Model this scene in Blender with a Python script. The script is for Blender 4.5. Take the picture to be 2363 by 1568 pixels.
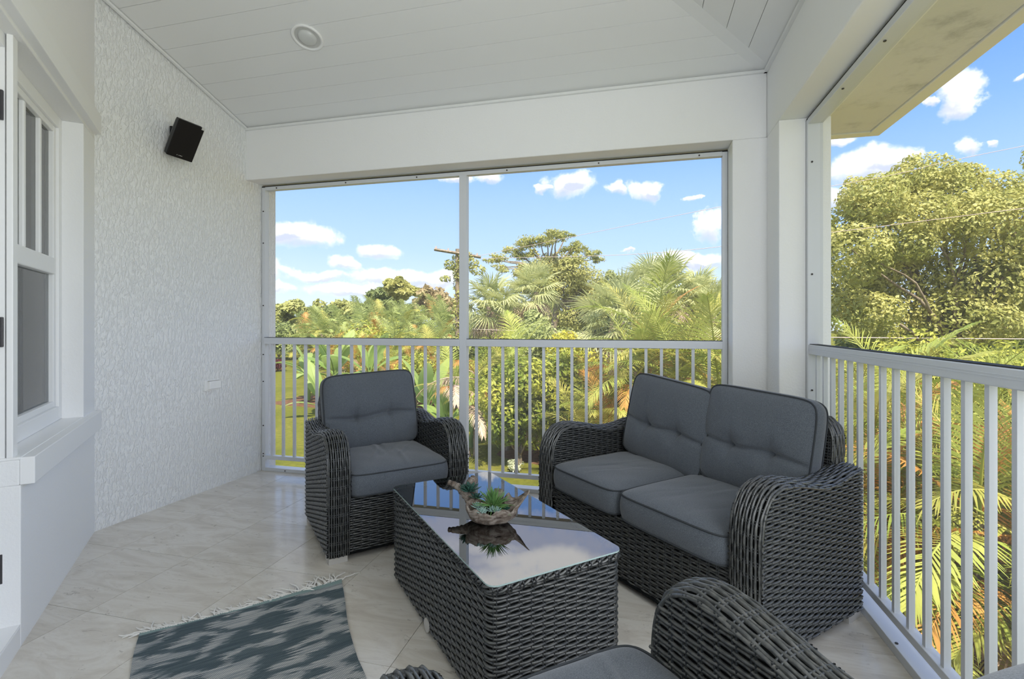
import bpy, math, random
import numpy as np
from mathutils import Vector, Matrix

for o in list(bpy.data.objects):
    bpy.data.objects.remove(o)
SC = bpy.context.scene
COL = SC.collection
PI = math.pi
S2 = math.sqrt(2)

# ------------------------------------------------------------------ camera
FPX, YAW, HOR, CX, CAMZ = 1150.0, math.radians(14), 748.0, 1181.5, 1.2
cam_d = bpy.data.cameras.new('camera')
cam_d.sensor_width = 36
cam_d.lens = 36 * FPX / 2363
cam_d.shift_y = -(784 - HOR) / 2363
cam_d.clip_start = 0.02
cam_d.clip_end = 2000
cam = bpy.data.objects.new('camera', cam_d)
COL.objects.link(cam)
cam.location = (0, 0, CAMZ)
cam.rotation_euler = (PI / 2, 0, YAW)
SC.camera = cam
SC.view_settings.view_transform = 'Standard'
SC.view_settings.look = 'None'
SC.view_settings.gamma = 1
SC.view_settings.use_curve_mapping = False
SC.view_settings.exposure = 0.82
SC.cycles.diffuse_bounces = 5
SC.cycles.glossy_bounces = 3
SC.cycles.max_bounces = 7
SC.cycles.transparent_max_bounces = 10

RV = (math.cos(YAW), math.sin(YAW))
FV = (-math.sin(YAW), math.cos(YAW))


def ray(x, y):
    u = (x - CX) / FPX
    return (FV[0] + u * RV[0], FV[1] + u * RV[1], (HOR - y) / FPX)


def on_z(x, y, z=0.0):
    d = ray(x, y)
    t = (z - CAMZ) / d[2]
    return (d[0] * t, d[1] * t, z)


def at(x, t, z=-3.0):
    """a point on the garden ground at depth t metres in the direction of column x"""
    d = ray(x, HOR)
    return (d[0] * t, d[1] * t, z)


def top_z(y, t):
    return CAMZ + (HOR - y) / FPX * t


def sd(s, d, z=0.0):
    """furniture axes: everything on the porch stands at 45 degrees to the walls"""
    return ((s + d) / S2, (s - d) / S2, z)


# ------------------------------------------------------------------ sky
class NT:
    def __init__(self, tree):
        self.t = tree
        self.n = tree.nodes
        self.l = tree.links

    def add(self, kind, **kw):
        n = self.n.new(kind)
        for k, v in kw.items():
            setattr(n, k, v)
        return n

    def put(self, sock, v):
        if v is None:
            return
        if hasattr(v, 'is_output'):
            self.l.new(v, sock)
        else:
            sock.default_value = v

    def math(self, op, a, b=None, c=None, clamp=False):
        n = self.add('ShaderNodeMath', operation=op, use_clamp=clamp)
        for i, v in enumerate((a, b, c)):
            self.put(n.inputs[i], v)
        return n.outputs[0]

    def vmath(self, op, a, b=None):
        n = self.add('ShaderNodeVectorMath', operation=op)
        self.put(n.inputs[0], a)
        self.put(n.inputs[1], b)
        return n.outputs[0]

    def noise(self, vec, scale, detail=4.0, rough=0.55, dist=0.0, col=False):
        n = self.add('ShaderNodeTexNoise')
        self.put(n.inputs['Vector'], vec)
        n.inputs['Scale'].default_value = scale
        n.inputs['Detail'].default_value = detail
        n.inputs['Roughness'].default_value = rough
        n.inputs['Distortion'].default_value = dist
        return n.outputs['Color' if col else 'Fac']

    def ramp(self, fac, stops, interp='LINEAR'):
        n = self.add('ShaderNodeValToRGB')
        n.color_ramp.interpolation = interp
        e = n.color_ramp.elements
        while len(e) < len(stops):
            e.new(0.5)
        for i, (p, c) in enumerate(stops):
            e[i].position = p
            e[i].color = (c[0], c[1], c[2], 1) if len(c) == 3 else c
        self.put(n.inputs[0], fac)
        return n.outputs[0]

    def mix(self, fac, a, b, kind='MIX'):
        n = self.add('ShaderNodeMix', data_type='RGBA', blend_type=kind)
        self.put(n.inputs[0], fac)
        for s, v in ((n.inputs[6], a), (n.inputs[7], b)):
            if isinstance(v, tuple) and len(v) == 3:
                v = (v[0], v[1], v[2], 1)
            self.put(s, v)
        return n.outputs[2]

    def smooth(self, v, a, b, lo=0.0, hi=1.0):
        n = self.add('ShaderNodeMapRange', interpolation_type='SMOOTHSTEP')
        self.put(n.inputs[0], v)
        n.inputs[1].default_value = a
        n.inputs[2].default_value = b
        n.inputs[3].default_value = lo
        n.inputs[4].default_value = hi
        return n.outputs[0]


world = bpy.data.worlds.new('sky')
SC.world = world
world.use_nodes = True
w = NT(world.node_tree)
w.n.clear()
tc = w.add('ShaderNodeTexCoord').outputs['Generated']
wsep = w.add('ShaderNodeSeparateXYZ')
w.l.new(tc, wsep.inputs[0])
az = w.math('ARCTAN2', wsep.outputs[0], wsep.outputs[1])
el = w.math('ARCSINE', wsep.outputs[2])
wn = w.noise(tc, 9.0, 6.0, 0.6, col=True)
wns = w.add('ShaderNodeSeparateColor')
w.l.new(wn, wns.inputs[0])
azd = w.math('MULTIPLY_ADD', w.math('SUBTRACT', wns.outputs[0], 0.5), 0.15, az)
eld = w.math('MULTIPLY_ADD', w.math('SUBTRACT', wns.outputs[1], 0.5), 0.07, el)
CLOUDS = [(690, 545, 95, 34), (640, 535, 60, 24), (885, 577, 52, 20), (620, 635, 55, 34), (800, 612, 42, 18), (740, 638, 80, 14),
          (900, 640, 110, 22), (1000, 650, 70, 26), (640, 676, 55, 16), (820, 670, 120, 18), (1310, 435, 60, 30), (1330, 425, 30, 24), (1240, 446, 22, 9),
          (1495, 438, 48, 28), (1512, 430, 26, 22), (1418, 442, 28, 17), (1590, 606, 95, 24), (1650, 600, 60, 22),
          (1658, 510, 28, 42), (1455, 588, 14, 5), (1603, 456, 13, 8), (1050, 408, 40, 12), (1125, 405, 32, 14),
          (2195, 205, 62, 40), (2210, 240, 46, 28), (2000, 385, 85, 42), (2050, 370, 50, 26), (1930, 455, 55, 34), (2262, 327, 38, 20),
          (1925, 328, 32, 12), (640, 215, 190, 75), (860, 235, 170, 60), (1060, 190, 220, 90), (1290, 215, 190, 70), (1480, 160, 150, 80), (1180, 110, 420, 130), (820, 100, 330, 120), (1250, 250, 260, 60), (1050, 262, 200, 45), (2140, 248, 20, 9), (2330, 320, 22, 7), (2360, 180, 20, 8)]
cl = []
for (x, y, wx, wy) in CLOUDS:
    d = ray(x, y)
    hl = math.hypot(d[0], d[1])
    cl.append((math.atan2(d[0], d[1]), math.atan2(d[2], hl), wx / FPX / hl ** 2 * 1.15, wy / FPX / hl * 1.1))
dens, shade = None, None
for (a0, e0, sx, sy) in cl:
    dx = w.math('MULTIPLY', w.math('SUBTRACT', azd, a0), 1 / sx)
    dy = w.math('MULTIPLY', w.math('SUBTRACT', eld, e0), 1 / sy)
    v = w.math('SUBTRACT', 1.0, w.math('MULTIPLY_ADD', dx, dx, w.math('MULTIPLY', dy, dy)))
    q = w.math('MULTIPLY', w.math('MAXIMUM', v, 0.0), dy)
    dens = v if dens is None else w.math('MAXIMUM', dens, v)
    shade = q if shade is None else w.math('ADD', shade, q)
# broken cumulus cover over the upper sky and all round, one layer at constant height
den = w.math('ADD', w.math('MAXIMUM', wsep.outputs[2], 0.0), 0.22)
cmb = w.add('ShaderNodeCombineXYZ')
w.l.new(w.math('DIVIDE', wsep.outputs[0], den), cmb.inputs[0])
w.l.new(w.math('DIVIDE', wsep.outputs[1], den), cmb.inputs[1])
cover = w.math('MULTIPLY_ADD', w.noise(cmb.outputs[0], 1.5, 5.0, 0.6), 7.0, -3.1)
upper = w.smooth(el, 0.41, 0.50)
behind = w.smooth(w.math('COSINE', w.math('ADD', az, 0.2)), 0.25, 0.45, 1.0, 0.0)
cover = w.math('MULTIPLY_ADD', w.math('MAXIMUM', upper, behind), 4.0, w.math('SUBTRACT', cover, 4.0))
dens = w.math('MAXIMUM', dens, w.math('MINIMUM', cover, 0.9))
n2 = w.noise(tc, 22.0, 6.0, 0.66)
dn = w.math('MULTIPLY_ADD', w.math('SUBTRACT', n2, 0.5), 1.7, dens)
cmask = w.smooth(dn, 0.0, 0.95)
skyc = w.ramp(w.math('MULTIPLY', el, 1 / 1.2, clamp=True),
              [(0.0, (0.66, 0.77, 0.93)), (0.05, (0.54, 0.67, 0.90)), (0.12, (0.39, 0.56, 0.86)), (0.20, (0.295, 0.475, 0.82)), (0.27, (0.20, 0.385, 0.80)),
               (0.36, (0.115, 0.285, 0.74)), (1.0, (0.07, 0.21, 0.62))])
cloudc = w.mix(w.smooth(shade, -0.45, 0.12), (0.50, 0.545, 0.72), (1.0, 0.99, 0.98))
full = w.mix(cmask, skyc, cloudc)
below = w.mix(w.smooth(el, -0.03, 0.0), (0.22, 0.24, 0.10), full)
bg = w.add('ShaderNodeBackground')
w.l.new(below, bg.inputs[0])
bg.inputs[1].default_value = 0.9
wo = w.add('ShaderNodeOutputWorld')
w.l.new(bg.outputs[0], wo.inputs[0])

# ------------------------------------------------------------------ sun: high, behind the house on the right
sun_d = bpy.data.lights.new('sun', 'SUN')
sun_d.energy = 4.9
sun_d.angle = math.radians(1.0)
sun_d.color = (1.0, 0.92, 0.78)
sun = bpy.data.objects.new('sun', sun_d)
COL.objects.link(sun)
_az, _el = (0.42, -0.907), math.radians(57)
sdir = Vector((_az[0] * math.cos(_el), _az[1] * math.cos(_el), math.sin(_el)))
sun.rotation_euler = sdir.to_track_quat('Z', 'Y').to_euler()
sun.location = (6, -12, 20)

# fill lights added out of view to brighten the porch beyond the sky's light
def area(name, loc, direction, sx, sy, energy, color):
    al = bpy.data.lights.new(name, 'AREA')
    al.shape = 'RECTANGLE'
    al.size = sx
    al.size_y = sy
    al.energy = energy
    al.color = color
    alo = bpy.data.objects.new(name, al)
    COL.objects.link(alo)
    alo.location = loc
    alo.rotation_euler = (-Vector(direction)).to_track_quat('Z', 'Y').to_euler()


area('side_opening_fill', (0.87, 0.25, 1.30), (-1.0, 0.25, 0.0), 1.7, 1.9, 30, (0.90, 0.95, 1.0))  # added fill standing in the side opening, on top of the sky's own daylight
area('rear_fill', (-0.25, -0.80, 1.30), (-0.2, 1.0, 0.0), 1.1, 1.9, 4, (0.93, 0.965, 1.0))  # added fill near the rear wall


# ------------------------------------------------------------------ materials
MATS = {}


def pmat(name, base=(0.8, 0.8, 0.8), rough=0.5, spec=0.5, fn=None, metal=0.0):
    m = bpy.data.materials.new(name)
    m.use_nodes = True
    t = NT(m.node_tree)
    b = t.n['Principled BSDF']
    b.inputs['Base Color'].default_value = (*base, 1)
    b.inputs['Roughness'].default_value = rough
    b.inputs['Specular IOR Level'].default_value = spec
    b.inputs['Metallic'].default_value = metal
    if fn:
        fn(t, b)
    MATS[name] = m
    return m


def bump(t, b, h, dist, strength=1.0):
    n = t.add('ShaderNodeBump')
    n.inputs['Distance'].default_value = dist
    n.inputs['Strength'].default_value = strength
    t.put(n.inputs['Height'], h)
    t.l.new(n.outputs[0], b.inputs['Normal'])


def objco(t, scale=(1, 1, 1)):
    c = t.add('ShaderNodeTexCoord').outputs['Object']
    if scale != (1, 1, 1):
        mp = t.add('ShaderNodeMapping')
        mp.inputs['Scale'].default_value = scale
        t.l.new(c, mp.inputs[0])
        c = mp.outputs[0]
    return c


def f_stucco(t, b):
    c = objco(t, (1, 1, 0.42))
    n1 = t.noise(c, 62, 4, 0.6, 0.4)
    n2 = t.noise(objco(t, (1, 1, 0.5)), 170, 3, 0.6)
    h = t.math('ADD', t.smooth(n1, 0.42, 0.62), t.math('MULTIPLY', n2, 0.45))
    bump(t, b, h, 0.005, 0.75)


def f_stucco_fine(t, b):
    n2 = t.noise(objco(t), 90, 4, 0.65)
    bump(t, b, n2, 0.004, 0.45)


def f_paint(t, b):
    n2 = t.noise(objco(t), 40, 3, 0.6)
    bump(t, b, n2, 0.001, 0.3)


def f_soffit(t, b):
    c = objco(t)
    n1 = t.noise(c, 2.3, 6, 0.7)
    col = t.mix(t.smooth(n1, 0.52, 0.72), (0.80, 0.82, 0.85), (0.52, 0.54, 0.56))
    t.l.new(col, b.inputs['Base Color'])
    bump(t, b, t.noise(c, 60, 4, 0.6), 0.003, 0.6)


def f_tile(t, b):
    oi = t.add('ShaderNodeObjectInfo').outputs['Random']
    c = objco(t)
    off = t.vmath('ADD', c, t.vmath('SCALE', (7.0, 13.0, 3.0), None))
    cmb = t.add('ShaderNodeCombineXYZ')
    t.l.new(t.math('MULTIPLY', oi, 37.0), cmb.inputs[0])
    t.l.new(t.math('MULTIPLY', oi, 91.0), cmb.inputs[1])
    off = t.vmath('ADD', c, cmb.outputs[0])
    mp = t.add('ShaderNodeMapping')
    mp.inputs['Rotation'].default_value = (0, 0, 0.75)
    mp.inputs['Scale'].default_value = (1.0, 3.2, 1)
    t.l.new(off, mp.inputs[0])
    n1 = t.noise(mp.outputs[0], 2.6, 8, 0.62, 1.4)
    n2 = t.noise(mp.outputs[0], 9.0, 6, 0.65, 0.8)
    n3 = t.noise(off, 1.7, 5, 0.6, 2.2)
    base = t.ramp(n1, [(0.25, (0.52, 0.475, 0.41)), (0.45, (0.63, 0.585, 0.515)), (0.58, (0.70, 0.665, 0.60)), (0.75, (0.59, 0.54, 0.47))])
    tone = t.math('MULTIPLY_ADD', oi, 0.08, 0.96)
    cc = t.add('ShaderNodeCombineXYZ')
    for i in range(3):
        t.l.new(tone, cc.inputs[i])
    base = t.mix(1.0, base, cc.outputs[0], 'MULTIPLY')
    veins = t.math('ABSOLUTE', t.math('SUBTRACT', n3, 0.5))
    vm = t.math('MULTIPLY', t.smooth(veins, 0.0, 0.012, 1.0, 0.0), t.smooth(n2, 0.5, 0.7))
    base = t.mix(t.math('MULTIPLY', vm, 0.7), base, (0.23, 0.20, 0.165))
    base = t.mix(t.math('MULTIPLY', t.smooth(n2, 0.55, 0.75), 0.35), base, (0.44, 0.39, 0.325))
    t.l.new(base, b.inputs['Base Color'])
    t.put(b.inputs['Roughness'], t.smooth(n2, 0.3, 0.7, 0.13, 0.24))
    bump(t, b, n2, 0.0004, 0.25)


def f_wicker(t, b):
    c = objco(t)
    n1 = t.noise(c, 55, 4, 0.6)
    n2 = t.noise(c, 9, 3, 0.6)
    base = t.ramp(n1, [(0.3, (0.022, 0.024, 0.024)), (0.5, (0.058, 0.060, 0.057)), (0.72, (0.135, 0.132, 0.120))])
    base = t.mix(t.math('MULTIPLY', n2, 0.35), base, (0.045, 0.05, 0.055))
    t.l.new(base, b.inputs['Base Color'])
    bump(t, b, t.noise(c, 260, 2, 0.5), 0.0006, 0.4)


def f_fabric(t, b):
    c = objco(t)
    n1 = t.noise(c, 420, 2, 0.6)
    n2 = t.noise(c, 5, 4, 0.6)
    base = t.ramp(n1, [(0.3, (0.062, 0.072, 0.086)), (0.5, (0.100, 0.113, 0.131)), (0.72, (0.165, 0.181, 0.203))])
    base = t.mix(t.math('MULTIPLY', t.smooth(n2, 0.4, 0.75), 0.25), base, (0.105, 0.114, 0.125))
    t.l.new(base, b.inputs['Base Color'])
    b.inputs['Sheen Weight'].default_value = 0.25
    b.inputs['Sheen Roughness'].default_value = 0.5
    bump(t, b, n1, 0.0008, 0.5)


def f_rug(t, b):
    c = objco(t)
    mp = t.add('ShaderNodeMapping')
    mp.inputs['Scale'].default_value = (1.75, 1.0, 1.0)
    t.l.new(c, mp.inputs[0])
    st = t.add('ShaderNodeMapping')
    st.inputs['Scale'].default_value = (190.0, 5.0, 1.0)
    t.l.new(c, st.inputs[0])
    fine = t.noise(st.outputs[0], 1.0, 3, 0.6)
    jit = t.add('ShaderNodeCombineXYZ')
    t.l.new(t.math('MULTIPLY', t.math('SUBTRACT', fine, 0.5), 0.20), jit.inputs[1])
    vv = t.vmath('ADD', mp.outputs[0], jit.outputs[0])
    blob = t.noise(vv, 8.6, 1.5, 0.5, 0.7)
    wave = t.add('ShaderNodeTexWave', wave_type='BANDS', bands_direction='X')
    t.l.new(c, wave.inputs['Vector'])
    wave.inputs['Scale'].default_value = 62.0
    wave.inputs['Distortion'].default_value = 0.0
    diag = t.add('ShaderNodeTexWave', wave_type='BANDS', bands_direction='DIAGONAL')
    t.l.new(c, diag.inputs['Vector'])
    diag.inputs['Scale'].default_value = 60.0
    mask = t.smooth(blob, 0.485, 0.53)
    dark = t.mix(t.smooth(fine, 0.35, 0.7), (0.075, 0.105, 0.12), (0.145, 0.185, 0.20))
    light = t.mix(t.smooth(fine, 0.4, 0.6), (0.30, 0.33, 0.34), (0.55, 0.545, 0.53))
    base = t.mix(mask, dark, light)
    base = t.mix(t.math('MULTIPLY', diag.outputs['Fac'], 0.28), base, (0.035, 0.05, 0.06))
    sep = t.add('ShaderNodeSeparateXYZ')
    t.l.new(c, sep.inputs[0])
    band = t.smooth(sep.outputs[0], 0.022, 0.027, 1.0, 0.0)
    base = t.mix(band, base, (0.27, 0.36, 0.35))
    t.l.new(base, b.inputs['Base Color'])
    bump(t, b, t.math('ADD', wave.outputs['Fac'], diag.outputs['Fac']), 0.002, 0.7)


def f_driftwood(t, b):
    c = objco(t, (1, 1, 2.0))
    n1 = t.noise(c, 22, 6, 0.65, 1.5)
    base = t.ramp(n1, [(0.28, (0.040, 0.027, 0.020)), (0.45, (0.15, 0.118, 0.095)), (0.6, (0.28, 0.245, 0.21)), (0.8, (0.15, 0.09, 0.055))])
    t.l.new(base, b.inputs['Base Color'])
    bump(t, b, n1, 0.006, 0.8)


def f_bark(t, b):
    c = objco(t, (1, 1, 0.3))
    n1 = t.noise(c, 7, 6, 0.65, 0.5)
    base = t.ramp(n1, [(0.3, (0.10, 0.075, 0.05)), (0.55, (0.30, 0.245, 0.18)), (0.8, (0.42, 0.36, 0.28))])
    t.l.new(base, b.inputs['Base Color'])
    bump(t, b, n1, 0.03, 0.7)


def f_lawn(t, b):
    c = objco(t)
    n1 = t.noise(c, 0.35, 6, 0.65, 0.6)
    n2 = t.noise(c, 7.0, 5, 0.7)
    base = t.ramp(n1, [(0.3, (0.11, 0.13, 0.022)), (0.5, (0.175, 0.18, 0.028)), (0.7, (0.25, 0.23, 0.05))])
    base = t.mix(t.smooth(n2, 0.42, 0.75), base, (0.08, 0.09, 0.016))
    t.l.new(base, b.inputs['Base Color'])
    bump(t, b, t.noise(c, 22, 4, 0.7), 0.06, 0.8)


def f_mulch(t, b):
    c = objco(t)
    n1 = t.noise(c, 8, 6, 0.7)
    base = t.ramp(n1, [(0.3, (0.05, 0.028, 0.015)), (0.55, (0.17, 0.09, 0.05)), (0.8, (0.30, 0.19, 0.12))])
    t.l.new(base, b.inputs['Base Color'])
    bump(t, b, n1, 0.05, 0.8)


pmat('stucco', (0.88, 0.885, 0.88), 0.7, 0.3, f_stucco)
pmat('stucco_fine', (0.89, 0.89, 0.885), 0.65, 0.3, f_stucco_fine)
pmat('wall_paint', (0.86, 0.865, 0.855), 0.55, 0.35, f_paint)
pmat('ceiling_paint', (0.82, 0.825, 0.815), 0.45, 0.4, f_paint)
pmat('trim_white', (0.89, 0.89, 0.885), 0.4, 0.4)
pmat('white_aluminium', (0.68, 0.70, 0.73), 0.35, 0.5, f_paint)
pmat('gasket_black', (0.02, 0.02, 0.022), 0.6, 0.3)
pmat('soffit_weathered', (0.6, 0.6, 0.58), 0.75, 0.2, f_soffit)
pmat('tile', (0.6, 0.55, 0.5), 0.2, 0.5, f_tile)
pmat('grout', (0.30, 0.275, 0.24), 0.8, 0.2)
pmat('wicker', (0.06, 0.06, 0.06), 0.30, 0.9, f_wicker)
pmat('wicker_stake', (0.028, 0.031, 0.033), 0.45, 0.4)
pmat('wicker_core', (0.006, 0.007, 0.007), 0.8, 0.1)
pmat('cushion', (0.07, 0.075, 0.08), 0.9, 0.15, f_fabric)
pmat('piping', (0.050, 0.055, 0.061), 0.85, 0.15)
pmat('foot_plastic', (0.52, 0.50, 0.47), 0.5, 0.4)
pmat('rug', (0.2, 0.25, 0.28), 0.95, 0.1, f_rug)
pmat('fringe', (0.78, 0.76, 0.72), 0.9, 0.1)
pmat('driftwood', (0.3, 0.25, 0.2), 0.8, 0.2, f_driftwood)
pmat('speaker_black', (0.010, 0.010, 0.011), 0.45, 0.4)
pmat('speaker_grille', (0.010, 0.0085, 0.008), 0.7, 0.25)
pmat('light_metal', (0.6, 0.6, 0.58), 0.3, 0.5)
pmat('lamp_glass', (0.62, 0.63, 0.62), 0.25, 0.5)
pmat('screw_dark', (0.05, 0.045, 0.04), 0.5, 0.4)
pmat('hinge_dark', (0.045, 0.042, 0.045), 0.4, 0.5)
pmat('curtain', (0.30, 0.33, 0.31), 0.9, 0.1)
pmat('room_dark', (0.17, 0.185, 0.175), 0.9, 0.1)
pmat('pad_pink', (0.75, 0.62, 0.60), 0.5, 0.4)
pmat('glass_edge', (0.40, 0.52, 0.50), 0.15, 0.6)
pmat('bark', (0.3, 0.24, 0.18), 0.9, 0.1, f_bark)
pmat('lawn', (0.3, 0.35, 0.05), 0.95, 0.05, f_lawn)
pmat('mulch', (0.15, 0.09, 0.06), 0.95, 0.05, f_mulch)
pmat('cable', (0.55, 0.44, 0.40), 0.6, 0.2)
pmat('pole_wood', (0.33, 0.29, 0.25), 0.85, 0.1, f_bark)
pmat('soil', (0.025, 0.02, 0.015), 0.95, 0.05)
pmat('roof', (0.35, 0.34, 0.33), 0.9, 0.1)


def leaf_mat(name, c1, c2, scale=2.0, trans=0.35, rough=0.5):
    m = bpy.data.materials.new(name)
    m.use_nodes = True
    t = NT(m.node_tree)
    t.n.clear()
    c = t.add('ShaderNodeTexCoord').outputs['Object']
    oi = t.add('ShaderNodeObjectInfo').outputs['Random']
    n1 = t.noise(c, scale, 3, 0.6)
    f = t.math('ADD', t.smooth(n1, 0.35, 0.65, 0.0, 0.75), t.math('MULTIPLY', oi, 0.3), clamp=True)
    col = t.mix(f, c1, c2)
    d = t.add('ShaderNodeBsdfPrincipled')
    t.l.new(col, d.inputs['Base Color'])
    d.inputs['Roughness'].default_value = rough
    d.inputs['Specular IOR Level'].default_value = 0.35
    tr = t.add('ShaderNodeBsdfTranslucent')
    t.l.new(col, tr.inputs[0])
    mx = t.add('ShaderNodeMixShader')
    mx.inputs[0].default_value = trans
    t.l.new(d.outputs[0], mx.inputs[1])
    t.l.new(tr.outputs[0], mx.inputs[2])
    o = t.add('ShaderNodeOutputMaterial')
    t.l.new(mx.outputs[0], o.inputs[0])
    MATS[name] = m


leaf_mat('leaf_oak', (0.30, 0.33, 0.075), (0.66, 0.62, 0.22), 0.6)
leaf_mat('leaf_far', (0.34, 0.37, 0.12), (0.58, 0.57, 0.22), 0.25)
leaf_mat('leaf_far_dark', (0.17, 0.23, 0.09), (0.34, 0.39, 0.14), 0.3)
leaf_mat('leaf_pine', (0.30, 0.33, 0.09), (0.56, 0.54, 0.19), 0.4)
leaf_mat('leaf_brown', (0.38, 0.30, 0.16), (0.58, 0.48, 0.26), 0.5)
leaf_mat('leaf_shrub', (0.17, 0.25, 0.03), (0.60, 0.58, 0.10), 0.9)
leaf_mat('leaf_shrub_yellow', (0.33, 0.36, 0.03), (0.66, 0.58, 0.08), 0.9)
leaf_mat('leaf_pale', (0.30, 0.36, 0.12), (0.52, 0.55, 0.24), 0.6)
leaf_mat('leaf_flower', (0.45, 0.50, 0.30), (0.80, 0.80, 0.62), 4.0)
leaf_mat('leaf_red', (0.08, 0.015, 0.02), (0.22, 0.05, 0.05), 2.0)
leaf_mat('palm_green', (0.25, 0.34, 0.05), (0.54, 0.57, 0.14), 0.8)
leaf_mat('palm_yellow', (0.36, 0.39, 0.07), (0.62, 0.56, 0.16), 0.8)
leaf_mat('palm_orange', (0.52, 0.24, 0.05), (0.78, 0.44, 0.14), 0.8)
leaf_mat('palm_dry', (0.36, 0.25, 0.17), (0.62, 0.47, 0.35), 0.8, 0.15)
leaf_mat('palm_far', (0.28, 0.36, 0.10), (0.52, 0.56, 0.21), 0.3)
leaf_mat('fan_green', (0.34, 0.39, 0.16), (0.64, 0.65, 0.32), 0.8)
leaf_mat('banana_green', (0.20, 0.34, 0.07), (0.46, 0.56, 0.18), 0.7, 0.45)
leaf_mat('banana_yellow', (0.60, 0.46, 0.06), (0.72, 0.60, 0.14), 0.7, 0.4)
leaf_mat('succulent_green', (0.05, 0.15, 0.045), (0.18, 0.33, 0.10), 12.0, 0.1, 0.4)
leaf_mat('succulent_dark', (0.012, 0.055, 0.042), (0.05, 0.13, 0.095), 14.0, 0.1, 0.4)
leaf_mat('succulent_pale', (0.14, 0.26, 0.23), (0.42, 0.56, 0.50), 30.0, 0.1, 0.4)
leaf_mat('succulent_straw', (0.36, 0.32, 0.17), (0.50, 0.45, 0.28), 12.0, 0.1, 0.6)


def m_glass(name, refl_ior, tint, veil=0.0):
    m = bpy.data.materials.new(name)
    m.use_nodes = True
    t = NT(m.node_tree)
    t.n.clear()
    fr = t.add('ShaderNodeFresnel')
    fr.inputs[0].default_value = refl_ior
    tr = t.add('ShaderNodeBsdfTransparent')
    tr.inputs[0].default_value = (*tint, 1)
    gl = t.add('ShaderNodeBsdfGlossy')
    gl.inputs['Roughness'].default_value = 0.0
    gl.inputs[0].default_value = (1, 1, 1, 1)
    mx = t.add('ShaderNodeMixShader')
    t.l.new(fr.outputs[0], mx.inputs[0])
    t.l.new(tr.outputs[0], mx.inputs[1])
    t.l.new(gl.outputs[0], mx.inputs[2])
    o = t.add('ShaderNodeOutputMaterial')
    t.l.new(mx.outputs[0], o.inputs[0])
    MATS[name] = m


m_glass('table_glass', 3.2, (0.80, 0.86, 0.86))
m_glass('window_glass', 1.6, (0.85, 0.88, 0.87))
m = bpy.data.materials.new('insect_screen')
m.use_nodes = True
t = NT(m.node_tree)
t.n.clear()
a = t.add('ShaderNodeBsdfTransparent')
bb = t.add('ShaderNodeBsdfDiffuse')
bb.inputs[0].default_value = (0.8, 0.8, 0.76, 1)
mx = t.add('ShaderNodeMixShader')
mx.inputs[0].default_value = 0.10
t.l.new(a.outputs[0], mx.inputs[1])
t.l.new(bb.outputs[0], mx.inputs[2])
o = t.add('ShaderNodeOutputMaterial')
t.l.new(mx.outputs[0], o.inputs[0])
MATS['insect_screen'] = m


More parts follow.
